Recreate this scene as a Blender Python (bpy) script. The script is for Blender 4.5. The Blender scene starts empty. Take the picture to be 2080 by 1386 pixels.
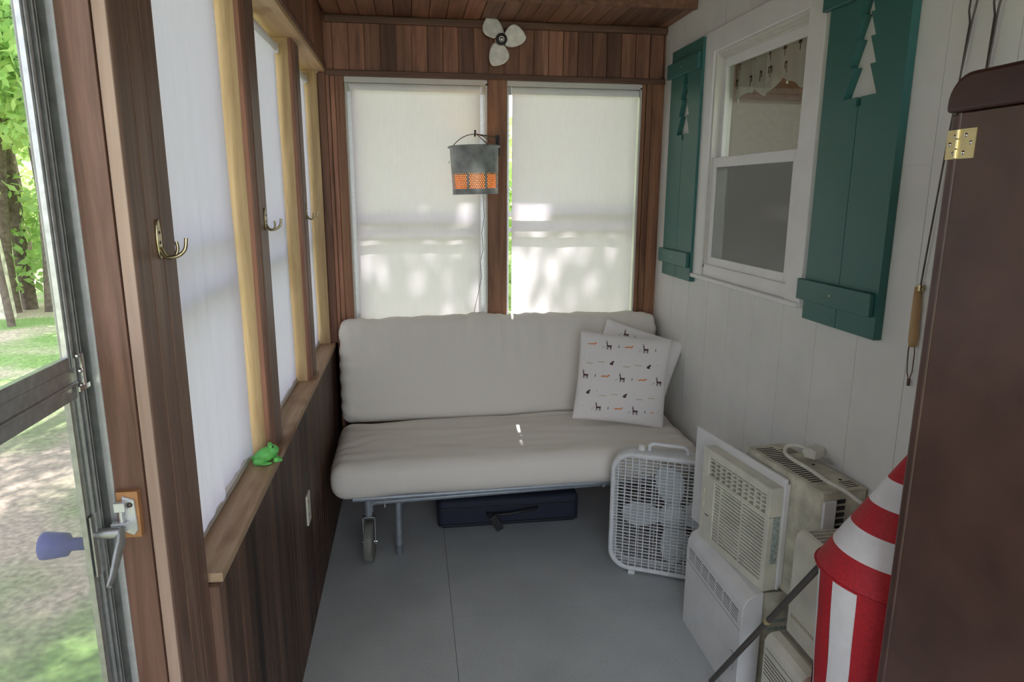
import bpy, bmesh, math, random
import numpy as np
from mathutils import Vector, Matrix, Euler, noise
random.seed(7)
rng = np.random.default_rng(5)
SC = bpy.context.scene
COL = SC.collection
PI = math.pi
R = math.radians

# ------------------------------------------------------------------ camera
RC = Matrix(((0.98954857, -0.02610674, 0.14181701),
             (-0.14412732, -0.21027271, 0.96696055),
             (0.00457606, -0.97729414, -0.21183775)))
right, down, fwd = RC.col[0], RC.col[1], RC.col[2]
cam = bpy.data.cameras.new('camera')
cam_o = bpy.data.objects.new('camera', cam)
COL.objects.link(cam_o)
mw = Matrix.Identity(4)
for i in range(3):
    mw[i][0] = right[i]; mw[i][1] = -down[i]; mw[i][2] = -fwd[i]
mw[2][3] = 1.75
cam_o.matrix_world = mw
cam.sensor_width = 36.0
cam.lens = 1388.78 / 2080 * 36
cam.clip_start = 0.02
cam.clip_end = 300
SC.camera = cam_o

# ------------------------------------------------------------------ light
SC.view_settings.view_transform = 'Standard'
SC.view_settings.look = 'None'
SC.view_settings.gamma = 1
SC.view_settings.exposure = 0.74
SC.view_settings.use_curve_mapping = False
world = bpy.data.worlds.new('sky')
SC.world = world
world.use_nodes = True
wn = world.node_tree
bg = wn.nodes['Background']
bg.inputs[0].default_value = (0.93, 0.985, 1.10, 1)
# sky made brighter behind the camera, added to light the interior
_tc = wn.nodes.new('ShaderNodeTexCoord'); _sp = wn.nodes.new('ShaderNodeSeparateXYZ'); _mr = wn.nodes.new('ShaderNodeMapRange')
wn.links.new(_tc.outputs['Generated'], _sp.inputs[0]); wn.links.new(_sp.outputs[1], _mr.inputs[0])
_mr.inputs['From Min'].default_value = -0.7; _mr.inputs['From Max'].default_value = 0.05
_mr.inputs['To Min'].default_value = 1.9; _mr.inputs['To Max'].default_value = 1.5
wn.links.new(_mr.outputs[0], bg.inputs[1])
sun = bpy.data.lights.new('sun', 'SUN')
sun.energy = 8.5
sun.angle = R(0.6)
sun.color = (1.0, 0.97, 0.92)
sun_o = bpy.data.objects.new('sun', sun)
COL.objects.link(sun_o)
sd = Vector((0.03, 0.55, 0.86)).normalized()      # towards the sun
sun_o.rotation_euler = sd.to_track_quat('Z', 'Y').to_euler()
SC.cycles.use_denoising = True
SC.cycles.max_bounces = 10
SC.cycles.diffuse_bounces = 6
SC.cycles.transparent_max_bounces = 16
SC.cycles.sample_clamp_indirect = 4.0

# ------------------------------------------------------------------ materials
def newmat(name):
    m = bpy.data.materials.new(name)
    m.use_nodes = True
    nt = m.node_tree
    b = nt.nodes['Principled BSDF']
    return m, nt, b

def N(nt, typ, **kw):
    n = nt.nodes.new(typ)
    for k, v in kw.items():
        setattr(n, k, v)
    return n

def coords(nt, scale=(1, 1, 1), rot=(0, 0, 0)):
    tc = N(nt, 'ShaderNodeTexCoord')
    mp = N(nt, 'ShaderNodeMapping')
    mp.inputs['Scale'].default_value = scale
    mp.inputs['Rotation'].default_value = rot
    nt.links.new(tc.outputs['Object'], mp.inputs['Vector'])
    return mp.outputs['Vector']

def plain(name, col, rough=0.6, metal=0.0, noise_amt=0.06, nscale=30, bump=0.0, spec=0.5):
    m, nt, b = newmat(name)
    b.inputs['Roughness'].default_value = rough
    b.inputs['Metallic'].default_value = metal
    b.inputs['Specular IOR Level'].default_value = spec
    nz = N(nt, 'ShaderNodeTexNoise')
    nz.inputs['Scale'].default_value = nscale
    nz.inputs['Detail'].default_value = 5
    nt.links.new(coords(nt), nz.inputs['Vector'])
    rp = N(nt, 'ShaderNodeValToRGB')
    a = 1 - noise_amt * 2; c = 1 + noise_amt * 2
    rp.color_ramp.elements[0].position = 0.3; rp.color_ramp.elements[1].position = 0.7
    rp.color_ramp.elements[0].color = (col[0]*a, col[1]*a, col[2]*a, 1)
    rp.color_ramp.elements[1].color = (min(1, col[0]*c), min(1, col[1]*c), min(1, col[2]*c), 1)
    nt.links.new(nz.outputs['Fac'], rp.inputs['Fac'])
    nt.links.new(rp.outputs['Color'], b.inputs['Base Color'])
    if bump:
        bp = N(nt, 'ShaderNodeBump')
        bp.inputs['Strength'].default_value = bump
        bp.inputs['Distance'].default_value = 0.004
        nt.links.new(nz.outputs['Fac'], bp.inputs['Height'])
        nt.links.new(bp.outputs['Normal'], b.inputs['Normal'])
    return m

def wood(name, c_dark, c_light, grain='z', rough=0.55, island=0.35, gscale=1.0, knots=0.0, spec=0.4):
    m, nt, b = newmat(name)
    b.inputs['Roughness'].default_value = rough
    b.inputs['Specular IOR Level'].default_value = spec
    s = {'x': (1.6, 26, 26), 'y': (26, 1.6, 26), 'z': (26, 26, 1.6)}[grain]
    geo = N(nt, 'ShaderNodeNewGeometry')
    tc = N(nt, 'ShaderNodeTexCoord')
    mp = N(nt, 'ShaderNodeMapping')
    mp.inputs['Scale'].default_value = tuple(q * gscale for q in s)
    add = N(nt, 'ShaderNodeVectorMath', operation='MULTIPLY_ADD')
    cmb = N(nt, 'ShaderNodeCombineXYZ')
    for i in range(3):
        nt.links.new(geo.outputs['Random Per Island'], cmb.inputs[i])
    nt.links.new(cmb.outputs[0], add.inputs[0])
    add.inputs[1].default_value = (7.3, 5.1, 3.7)
    nt.links.new(tc.outputs['Object'], add.inputs[2])
    nt.links.new(add.outputs[0], mp.inputs['Vector'])
    n1 = N(nt, 'ShaderNodeTexNoise')
    n1.inputs['Scale'].default_value = 1.0
    n1.inputs['Detail'].default_value = 6
    n1.inputs['Roughness'].default_value = 0.65
    n1.inputs['Distortion'].default_value = 0.6
    nt.links.new(mp.outputs[0], n1.inputs['Vector'])
    rp = N(nt, 'ShaderNodeValToRGB')
    rp.color_ramp.elements[0].position = 0.32
    rp.color_ramp.elements[1].position = 0.68
    rp.color_ramp.elements[0].color = (*c_dark, 1)
    rp.color_ramp.elements[1].color = (*c_light, 1)
    nt.links.new(n1.outputs['Fac'], rp.inputs['Fac'])
    hsv = N(nt, 'ShaderNodeHueSaturation')
    mr = N(nt, 'ShaderNodeMapRange')
    mr.inputs['To Min'].default_value = 1 - island
    mr.inputs['To Max'].default_value = 1 + island * 0.9
    nt.links.new(geo.outputs['Random Per Island'], mr.inputs['Value'])
    nt.links.new(mr.outputs[0], hsv.inputs['Value'])
    nt.links.new(rp.outputs['Color'], hsv.inputs['Color'])
    out = hsv.outputs['Color']
    if knots:
        n2 = N(nt, 'ShaderNodeTexNoise')
        mp2 = N(nt, 'ShaderNodeMapping')
        mp2.inputs['Scale'].default_value = {'x': (3, 9, 9), 'y': (9, 3, 9), 'z': (9, 9, 3)}[grain]
        nt.links.new(add.outputs[0], mp2.inputs['Vector'])
        n2.inputs['Detail'].default_value = 2
        n2.inputs['Scale'].default_value = 1
        nt.links.new(mp2.outputs[0], n2.inputs['Vector'])
        r2 = N(nt, 'ShaderNodeValToRGB')
        r2.color_ramp.elements[0].position = 0.60
        r2.color_ramp.elements[1].position = 0.74
        nt.links.new(n2.outputs['Fac'], r2.inputs['Fac'])
        mx = N(nt, 'ShaderNodeMix', data_type='RGBA')
        mx.inputs[7].default_value = (c_dark[0]*0.6, c_dark[1]*0.38, c_dark[2]*0.22, 1)
        mul = N(nt, 'ShaderNodeMath', operation='MULTIPLY')
        mul.inputs[1].default_value = knots
        nt.links.new(r2.outputs['Color'], mul.inputs[0])
        nt.links.new(mul.outputs[0], mx.inputs[0])
        nt.links.new(out, mx.inputs[6])
        out = mx.outputs[2]
    nt.links.new(out, b.inputs['Base Color'])
    bp = N(nt, 'ShaderNodeBump')
    bp.inputs['Strength'].default_value = 0.25
    bp.inputs['Distance'].default_value = 0.002
    nt.links.new(n1.outputs['Fac'], bp.inputs['Height'])
    nt.links.new(bp.outputs['Normal'], b.inputs['Normal'])
    return m

def glass(name, tint=(1, 1, 1), refl=0.5, grey=0.0, gcol=(0.5, 0.5, 0.5)):
    m, nt, b = newmat(name)
    nt.nodes.remove(b)
    out = nt.nodes['Material Output']
    tr = N(nt, 'ShaderNodeBsdfTransparent'); tr.inputs[0].default_value = (*tint, 1)
    gl = N(nt, 'ShaderNodeBsdfGlossy'); gl.inputs['Roughness'].default_value = 0.02
    lw = N(nt, 'ShaderNodeLayerWeight'); lw.inputs[0].default_value = 0.5
    pw = N(nt, 'ShaderNodeMath', operation='POWER'); pw.inputs[1].default_value = 4.0
    mul = N(nt, 'ShaderNodeMath', operation='MULTIPLY_ADD'); mul.inputs[1].default_value = refl * 0.9; mul.inputs[2].default_value = 0.04 * refl
    nt.links.new(lw.outputs['Facing'], pw.inputs[0]); nt.links.new(pw.outputs[0], mul.inputs[0])
    mx = N(nt, 'ShaderNodeMixShader')
    nt.links.new(mul.outputs[0], mx.inputs[0])
    nt.links.new(tr.outputs[0], mx.inputs[1]); nt.links.new(gl.outputs[0], mx.inputs[2])
    last = mx
    if grey:
        df = N(nt, 'ShaderNodeBsdfDiffuse'); df.inputs[0].default_value = (*gcol, 1)
        m2 = N(nt, 'ShaderNodeMixShader'); m2.inputs[0].default_value = grey
        nt.links.new(mx.outputs[0], m2.inputs[1]); nt.links.new(df.outputs[0], m2.inputs[2])
        last = m2
    nt.links.new(last.outputs[0], out.inputs[0])
    return m

def cloth_thin(name, col, trans, tcol=None, nscale=60):
    """diffuse cloth that lets some light through"""
    m, nt, b = newmat(name)
    nt.nodes.remove(b)
    out = nt.nodes['Material Output']
    nz = N(nt, 'ShaderNodeTexNoise'); nz.inputs['Scale'].default_value = nscale
    nz.inputs['Detail'].default_value = 4
    nt.links.new(coords(nt, (1, 1, 0.25)), nz.inputs['Vector'])
    rp = N(nt, 'ShaderNodeValToRGB')
    rp.color_ramp.elements[0].color = (col[0]*0.92, col[1]*0.92, col[2]*0.92, 1)
    rp.color_ramp.elements[1].color = (*col, 1)
    nt.links.new(nz.outputs['Fac'], rp.inputs[0])
    d = N(nt, 'ShaderNodeBsdfDiffuse')
    t = N(nt, 'ShaderNodeBsdfTranslucent')
    nt.links.new(rp.outputs[0], d.inputs[0])
    if tcol: t.inputs[0].default_value = (*tcol, 1)
    else: nt.links.new(rp.outputs[0], t.inputs[0])
    mx = N(nt, 'ShaderNodeMixShader'); mx.inputs[0].default_value = trans
    nt.links.new(d.outputs[0], mx.inputs[1]); nt.links.new(t.outputs[0], mx.inputs[2])
    nt.links.new(mx.outputs[0], out.inputs[0])
    return m

def emis(name, col, s):
    m, nt, b = newmat(name)
    b.inputs['Base Color'].default_value = (*col, 1)
    b.inputs['Emission Color'].default_value = (*col, 1)
    b.inputs['Emission Strength'].default_value = s
    return m

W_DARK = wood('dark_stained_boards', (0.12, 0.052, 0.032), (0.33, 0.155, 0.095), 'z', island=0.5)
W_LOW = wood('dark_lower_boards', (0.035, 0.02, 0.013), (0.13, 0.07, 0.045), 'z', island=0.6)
W_DARKX = wood('dark_stained_trim_x', (0.09, 0.045, 0.03), (0.20, 0.105, 0.068), 'x', island=0.2)
W_DARKY = wood('dark_stained_trim_y', (0.11, 0.052, 0.034), (0.27, 0.135, 0.085), 'y', island=0.4)
W_POST = wood('walnut_stained_post', (0.10, 0.055, 0.038), (0.25, 0.15, 0.11), 'z', island=0.15, rough=0.45)
W_RED = wood('reddish_jamb_board', (0.11, 0.055, 0.038), (0.24, 0.13, 0.095), 'z', island=0.15, rough=0.5)
W_PALE = wood('pale_pine_edge', (0.30, 0.20, 0.155), (0.42, 0.30, 0.24), 'z', island=0.1)
W_STUD = wood('amber_stud_side', (0.34, 0.22, 0.10), (0.58, 0.42, 0.22), 'z', island=0.15, knots=0.6)
W_HEAD = wood('amber_header_underside', (0.50, 0.30, 0.14), (0.72, 0.52, 0.32), 'y', island=0.1, knots=0.9)
W_SILL = wood('worn_pine_sill', (0.34, 0.21, 0.12), (0.58, 0.42, 0.28), 'y', island=0.1, knots=0.7)
W_HANDLE = wood('turned_handle_wood', (0.40, 0.25, 0.12), (0.55, 0.38, 0.2), 'z', island=0.1)
W_BACKF = wood('warm_casing_boards', (0.12, 0.05, 0.028), (0.30, 0.15, 0.08), 'z', island=0.3)
WHITE = plain('white_painted_siding', (0.76, 0.77, 0.75), 0.55, nscale=6, noise_amt=0.02)
TRIMW = plain('white_window_vinyl', (0.80, 0.81, 0.80), 0.4, nscale=8, noise_amt=0.02)
TRIMG = plain('aged_white_track', (0.66, 0.645, 0.60), 0.5, nscale=20, noise_amt=0.015)
GREEN = plain('dark_green_paint', (0.036, 0.148, 0.132), 0.42, nscale=200, noise_amt=0.05, bump=0.05)
ALU = plain('brushed_aluminium', (0.40, 0.41, 0.41), 0.36, 0.75, nscale=60, noise_amt=0.08)
ALU2 = plain('pale_aluminium', (0.66, 0.68, 0.70), 0.38, 0.55, nscale=60, noise_amt=0.04)
ALUD = plain('dull_aluminium', (0.20, 0.205, 0.195), 0.5, 0.55, nscale=40, noise_amt=0.1)
CHROME = plain('chrome', (0.75, 0.76, 0.78), 0.18, 1.0, noise_amt=0.02)
BRASS = plain('tarnished_brass', (0.50, 0.44, 0.27), 0.28, 1.0, nscale=80, noise_amt=0.15)
BRASSB = plain('bright_brass', (0.86, 0.74, 0.38), 0.3, 0.85, noise_amt=0.04)
STEEL = plain('dark_wire', (0.10, 0.085, 0.075), 0.45, 0.6, noise_amt=0.1)
BLACK = plain('black_plastic', (0.02, 0.02, 0.022), 0.5)
DARK = plain('dark_void', (0.012, 0.012, 0.012), 0.9)
BLUEK = plain('blue_plastic', (0.10, 0.12, 0.42), 0.4)
GALV = plain('galvanised_steel', (0.36, 0.385, 0.37), 0.5, 0.3, nscale=14, noise_amt=0.2)
CREAM = plain('cream_canvas', (0.80, 0.77, 0.71), 0.85, nscale=400, noise_amt=0.02, bump=0.08, spec=0.2)
FRAME = plain('grey_blue_tube_paint', (0.30, 0.34, 0.38), 0.38, 0.3, noise_amt=0.05)
RUBBER = plain('grey_rubber', (0.20, 0.20, 0.175), 0.6, noise_amt=0.1)
NAVY = plain('navy_fabric', (0.018, 0.024, 0.045), 0.75, nscale=200, noise_amt=0.15)
FANW = plain('white_fan_plastic', (0.72, 0.75, 0.77), 0.4, noise_amt=0.03)
BLADE = plain('translucent_blade_plastic', (0.62, 0.68, 0.70), 0.3, noise_amt=0.02)
ACW = plain('white_appliance_plastic', (0.74, 0.76, 0.76), 0.45, nscale=10, noise_amt=0.03)
ACC = plain('yellowed_appliance_plastic', (0.66, 0.66, 0.56), 0.5, nscale=9, noise_amt=0.07)
ACD = plain('dusty_cream_metal', (0.56, 0.55, 0.44), 0.6, nscale=14, noise_amt=0.16)
KNOB = plain('yellow_cream_knob', (0.66, 0.65, 0.47), 0.45)
STICK = plain('grey_green_sticker', (0.36, 0.43, 0.40), 0.6, nscale=120, noise_amt=0.2)
REDC = plain('red_nylon', (0.46, 0.012, 0.022), 0.6, nscale=150, noise_amt=0.1)
WHITC = plain('white_nylon', (0.78, 0.78, 0.80), 0.65, noise_amt=0.02)
CABB = plain('brown_enamel', (0.105, 0.058, 0.047), 0.33, 0.0, nscale=9, noise_amt=0.10, bump=0.02, spec=0.6)
CABD = plain('dark_brown_enamel', (0.055, 0.022, 0.016), 0.3, 0.0, nscale=9, noise_amt=0.1, spec=0.6)
FROGM = plain('lime_green_toy', (0.16, 0.62, 0.14), 0.5, nscale=60, noise_amt=0.08)
FROGD = plain('frog_eye', (0.02, 0.06, 0.02), 0.2)
PLATE = plain('ivory_plate', (0.72, 0.70, 0.58), 0.4)
CORDM = plain('ivory_cord', (0.70, 0.70, 0.62), 0.45)
PROPM = plain('chipped_white_paint', (0.80, 0.79, 0.75), 0.5, nscale=30, noise_amt=0.08)
SHADE_B = cloth_thin('cream_shade_cloth', (0.84, 0.77, 0.86), 0.41)
SHADE_L = cloth_thin('white_shade_cloth', (0.80, 0.785, 0.90), 0.25)
GLASS = glass('clear_glass', refl=0.3)
GLASSR = glass('dim_window_glass', (0.9, 0.91, 0.9), 1.0)
SCREENM = glass('insect_screen_mesh', (0.86, 0.86, 0.86), 0.0, 0.30, (0.48, 0.50, 0.50))
SCREENH = glass('grey_insect_screen', (0.8, 0.8, 0.8), 0.2, 0.42, (0.36, 0.38, 0.37))
BULBM = emis('glowing_bulb', (1.0, 0.46, 0.10), 16)
LEAF1 = cloth_thin('leaf_green', (0.27, 0.42, 0.17), 0.5, (0.62, 0.86, 0.34), 3)
LEAF2 = cloth_thin('leaf_bright', (0.38, 0.52, 0.22), 0.5, (0.80, 0.95, 0.46), 3)
BARK = plain('grey_brown_bark', (0.13, 0.10, 0.08), 0.9, nscale=12, noise_amt=0.25)
BIRCH = plain('pale_birch_bark', (0.62, 0.58, 0.50), 0.8, nscale=9, noise_amt=0.2)
PINE = wood('house_interior_wood', (0.10, 0.05, 0.03), (0.2, 0.1, 0.06), 'y')

# painted floor: worn grey with fine speckle
def floor_mat():
    m, nt, b = newmat('grey_painted_plywood')
    n1 = N(nt, 'ShaderNodeTexNoise'); n1.inputs['Scale'].default_value = 3.0; n1.inputs['Detail'].default_value = 6
    n2 = N(nt, 'ShaderNodeTexNoise'); n2.inputs['Scale'].default_value = 140; n2.inputs['Detail'].default_value = 3
    v = coords(nt)
    nt.links.new(v, n1.inputs['Vector']); nt.links.new(v, n2.inputs['Vector'])
    mx = N(nt, 'ShaderNodeMath', operation='MULTIPLY_ADD'); mx.inputs[1].default_value = 0.5
    nt.links.new(n1.outputs['Fac'], mx.inputs[0])
    m3 = N(nt, 'ShaderNodeMath', operation='MULTIPLY'); m3.inputs[1].default_value = 0.5
    nt.links.new(n2.outputs['Fac'], m3.inputs[0]); nt.links.new(m3.outputs[0], mx.inputs[2])
    rp = N(nt, 'ShaderNodeValToRGB')
    rp.color_ramp.elements[0].position = 0.36; rp.color_ramp.elements[1].position = 0.64
    rp.color_ramp.elements[0].color = (0.42, 0.46, 0.475, 1)
    rp.color_ramp.elements[1].color = (0.56, 0.60, 0.615, 1)
    nt.links.new(mx.outputs[0], rp.inputs[0])
    nt.links.new(rp.outputs[0], b.inputs['Base Color'])
    b.inputs['Roughness'].default_value = 0.5
    bp = N(nt, 'ShaderNodeBump'); bp.inputs['Strength'].default_value = 0.15; bp.inputs['Distance'].default_value = 0.002
    nt.links.new(n2.outputs['Fac'], bp.inputs['Height']); nt.links.new(bp.outputs[0], b.inputs['Normal'])
    return m
FLOOR = floor_mat()

def lawn_mat():
    m, nt, b = newmat('patchy_lawn')
    n1 = N(nt, 'ShaderNodeTexNoise'); n1.inputs['Scale'].default_value = 0.6; n1.inputs['Detail'].default_value = 6
    n2 = N(nt, 'ShaderNodeTexNoise'); n2.inputs['Scale'].default_value = 25; n2.inputs['Detail'].default_value = 6
    v = coords(nt)
    nt.links.new(v, n1.inputs['Vector']); nt.links.new(v, n2.inputs['Vector'])
    r1 = N(nt, 'ShaderNodeValToRGB')
    r1.color_ramp.elements[0].position = 0.42; r1.color_ramp.elements[1].position = 0.60
    r1.color_ramp.elements[0].color = (0.20, 0.33, 0.10, 1)
    r1.color_ramp.elements[1].color = (0.56, 0.46, 0.38, 1)
    nt.links.new(n1.outputs['Fac'], r1.inputs[0])
    hs = N(nt, 'ShaderNodeHueSaturation')
    mr = N(nt, 'ShaderNodeMapRange'); mr.inputs['From Min'].default_value = 0.3; mr.inputs['From Max'].default_value = 0.7
    mr.inputs['To Min'].default_value = 0.6; mr.inputs['To Max'].default_value = 1.35
    nt.links.new(n2.outputs['Fac'], mr.inputs[0]); nt.links.new(mr.outputs[0], hs.inputs['Value'])
    nt.links.new(r1.outputs[0], hs.inputs['Color']); nt.links.new(hs.outputs[0], b.inputs['Base Color'])
    b.inputs['Roughness'].default_value = 0.9
    return m
LAWN = lawn_mat()

# ------------------------------------------------------------------ mesh helpers
class MB:
    def __init__(s):
        s.v = []; s.f = []; s.mi = []; s.sm = []
    def add(s, vs, fs, mi=0, smooth=False, T=None):
        o = len(s.v)
        for p in vs:
            p = Vector(p)
            if T is not None: p = T @ p
            s.v.append(tuple(p))
        for f in fs:
            s.f.append([i + o for i in f]); s.mi.append(mi); s.sm.append(smooth)
        return s
    def box(s, a, b, mi=0, T=None):
        x0, y0, z0 = [min(p, q) for p, q in zip(a, b)]
        x1, y1, z1 = [max(p, q) for p, q in zip(a, b)]
        vs = [(x0, y0, z0), (x1, y0, z0), (x1, y1, z0), (x0, y1, z0), (x0, y0, z1), (x1, y0, z1), (x1, y1, z1), (x0, y1, z1)]
        fs = [(0, 3, 2, 1), (4, 5, 6, 7), (0, 1, 5, 4), (1, 2, 6, 5), (2, 3, 7, 6), (3, 0, 4, 7)]
        return s.add(vs, fs, mi, False, T)
    def tube(s, pts, r, n=10, mi=0, T=None, cap=True, rr=None):
        pts = [Vector(p) for p in pts]
        rings = []
        vs = []; fs = []
        up = None
        for i, p in enumerate(pts):
            if i == 0: d = pts[1] - p
            elif i == len(pts) - 1: d = p - pts[i - 1]
            else: d = (pts[i + 1] - p).normalized() + (p - pts[i - 1]).normalized()
            d.normalize()
            if up is None:
                up = Vector((0, 0, 1)) if abs(d.z) < 0.9 else Vector((1, 0, 0))
            a = d.cross(up).normalized(); b2 = a.cross(d).normalized(); up = b2
            rad = rr[i] if rr else r
            for k in range(n):
                t = 2 * PI * k / n
                vs.append(p + a * math.cos(t) * rad + b2 * math.sin(t) * rad)
        for i in range(len(pts) - 1):
            for k in range(n):
                fs.append((i*n+k, i*n+(k+1) % n, (i+1)*n+(k+1) % n, (i+1)*n+k))
        s.add(vs, fs, mi, True, T)
        if cap:
            m = len(pts) - 1
            s.add(vs[:n], [list(range(n))[::-1]], mi, False, T)
            s.add(vs[m*n:], [list(range(n))], mi, False, T)
        return s
    def lathe(s, prof, n=32, mi=0, T=None, a0=0, a1=2*PI, smooth=True):
        full = abs(a1 - a0 - 2*PI) < 1e-6
        m = n if full else n + 1
        vs = []; fs = []
        for (r, z) in prof:
            for k in range(m):
                t = a0 + (a1 - a0) * k / n
                vs.append((r*math.cos(t), r*math.sin(t), z))
        for i in range(len(prof) - 1):
            for k in range(n):
                k2 = (k + 1) % m
                fs.append((i*m+k, i*m+k2, (i+1)*m+k2, (i+1)*m+k))
        return s.add(vs, fs, mi, smooth, T)
    def prism(s, poly, axis, a, b, mi=0, T=None):
        """poly in the plane across axis; coordinates are the two remaining axes in order"""
        n = len(poly)
        def P(p, t):
            if axis == 'x': return (t, p[0], p[1])
            if axis == 'y': return (p[0], t, p[1])
            return (p[0], p[1], t)
        vs = [P(p, a) for p in poly] + [P(p, b) for p in poly]
        fs = [list(range(n))[::-1], [i + n for i in range(n)]]
        for i in range(n):
            j = (i + 1) % n
            fs.append((i, j, j + n, i + n))
        return s.add(vs, fs, mi, False, T)
    def grid(s, fn, nu, nv, mi=0, smooth=True, T=None):
        vs = [fn(i / nu, j / nv) for j in range(nv + 1) for i in range(nu + 1)]
        fs = [(j*(nu+1)+i, j*(nu+1)+i+1, (j+1)*(nu+1)+i+1, (j+1)*(nu+1)+i) for j in range(nv) for i in range(nu)]
        return s.add(vs, fs, mi, smooth, T)
    def build(s, name, mats, parent=None, loc=None, rot=None, bevel=0, bseg=2, recalc=True):
        me = bpy.data.meshes.new(name)
        me.from_pydata(s.v, [], s.f)
        if not isinstance(mats, (list, tuple)): mats = [mats]
        for m in mats: me.materials.append(m)
        me.polygons.foreach_set('material_index', s.mi)
        me.polygons.foreach_set('use_smooth', s.sm)
        if recalc:
            bm = bmesh.new(); bm.from_mesh(me)
            bmesh.ops.recalc_face_normals(bm, faces=bm.faces)
            bm.to_mesh(me); bm.free()
        me.update()
        o = bpy.data.objects.new(name, me)
        COL.objects.link(o)
        if parent: o.parent = parent
        if loc: o.location = loc
        if rot: o.rotation_euler = rot
        if bevel:
            md = o.modifiers.new('bevel', 'BEVEL'); md.width = bevel; md.segments = bseg
            md.limit_method = 'ANGLE'; md.angle_limit = R(40)
        return o

def struct(o):
    o['kind'] = 'structure'
    return o
def tag(o, label, cat, group=None):
    o['label'] = label; o['category'] = cat
    if group: o['group'] = group
    return o
def thing(name, label, cat, loc=(0, 0, 0), rot=(0, 0, 0), group=None):
    o = bpy.data.objects.new(name, None)
    COL.objects.link(o)
    o.location = loc; o.rotation_euler = rot
    o.empty_display_size = 0.1
    return tag(o, label, cat, group)
def subdiv(o, l=1):
    md = o.modifiers.new('sub', 'SUBSURF'); md.levels = l; md.render_levels = l
    return o

def rbox(hx, hy, hz, r, n=14, disp=None, T=None, mb=None, mi=0, nn=None):
    """rounded box with subdivided faces, displaced by disp(p, normal)->Vector"""
    mb = mb or MB()
    cnt = nn or (n, n, n)
    H = (hx, hy, hz)
    for ax in range(3):
        u, v = [(1, 2), (2, 0), (0, 1)][ax]
        nu, nv = cnt[u], cnt[v]
        for sg in (-1, 1):
            vs = []
            for j in range(nv + 1):
                for i in range(nu + 1):
                    p = [0, 0, 0]
                    p[ax] = sg * H[ax]
                    # denser towards edges
                    a = i / nu * 2 - 1; b = j / nv * 2 - 1
                    p[u] = math.sin(a * PI / 2) * 0.35 * H[u] + a * 0.65 * H[u]
                    p[v] = math.sin(b * PI / 2) * 0.35 * H[v] + b * 0.65 * H[v]
                    q = Vector([max(-H[k] + r, min(H[k] - r, p[k])) for k in range(3)])
                    d = Vector(p) - q
                    nrm = d.normalized() if d.length > 1e-9 else Vector([sg if k == ax else 0 for k in range(3)])
                    pt = q + nrm * r
                    if disp: pt = pt + disp(pt, nrm)
                    vs.append(pt)
            fs = [(j*(nu+1)+i, j*(nu+1)+i+1, (j+1)*(nu+1)+i+1, (j+1)*(nu+1)+i) for j in range(nv) for i in range(nu)]
            if sg < 0: fs = [f[::-1] for f in fs]
            mb.add(vs, fs, mi, True, T)
    return mb

def weld(o, d=1e-4):
    bm = bmesh.new(); bm.from_mesh(o.data)
    bmesh.ops.remove_doubles(bm, verts=bm.verts, dist=d)
    bmesh.ops.recalc_face_normals(bm, faces=bm.faces)
    bm.to_mesh(o.data); bm.free()
    return o

# ================================================================== THE ROOM
XR = 1.407      # right wall face
YB = 3.83       # back wall face
XP = -0.455     # left post and stud face
XLW = -0.435    # lower left wall face
ZC = 2.63       # underside of the boarded ceiling

# floor: three plywood sheets with hairline seams
f = MB()
for (x0, x1, y0, y1) in ((-0.62, 0.1295, -1.6, 2.5755), (-0.62, 0.1295, 2.5765, 3.86), (0.131, 1.45, -1.6, 2.5755), (0.131, 1.45, 2.5765, 3.86)):
    f.box((x0, y0, -0.03), (x1, y1, 0.0))
f.box((-0.62, -1.6, -0.06), (1.45, 3.86, -0.031), 1)
struct(f.build('floor', [FLOOR, DARK]))

def boards(mb, axis, a0, a1, w, lo, hi, face, thick, gap=0.003, start=None, var=0.0):
    """vertical boards along x (face at y) or y (face at x); returns"""
    t = a0 if start is None else start
    while t < a1 - 1e-4:
        e = min(t + w * (1 + var * (random.random() - 0.5)), a1)
        if axis == 'y':
            mb.box((face, t + gap / 2, lo), (face - thick, e - gap / 2, hi))
        else:
            mb.box((t + gap / 2, face, lo), (e - gap / 2, face + thick, hi))
        t = e

# left wall: lower boarding, post boards, boarding above the header
lw_ = MB()
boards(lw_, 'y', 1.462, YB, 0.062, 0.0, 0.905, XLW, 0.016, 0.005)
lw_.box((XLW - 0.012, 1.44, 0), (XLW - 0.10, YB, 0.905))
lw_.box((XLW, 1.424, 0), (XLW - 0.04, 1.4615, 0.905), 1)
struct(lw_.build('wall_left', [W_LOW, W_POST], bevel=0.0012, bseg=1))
wl = MB()
for (a, b2) in ((1.222, 1.283), (1.289, 1.350), (1.356, 1.42)):
    wl.box((XP, a, 0), (XP - 0.014, b2, ZC + 0.4), 2)
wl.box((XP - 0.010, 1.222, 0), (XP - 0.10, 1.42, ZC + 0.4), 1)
boards(wl, 'y', 1.42, YB, 0.085, 2.374, ZC + 0.4, -0.417, 0.016, 0.004)
wl.box((-0.43, 1.42, 2.376), (-0.56, YB, ZC + 0.4))
wl.box((-0.417, 1.42, 2.374), (-0.41, YB, 2.40))
# wall behind the door hinge side, and above the door
wl.box((XP, -1.5, 0), (XP - 0.10, 0.36, ZC + 0.4))
wl.box((XP, 0.36, 2.25), (XP - 0.10, 1.222, ZC + 0.4))
struct(wl.build('wall_left', [W_DARK, W_LOW, W_POST], bevel=0.0012, bseg=1))

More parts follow.
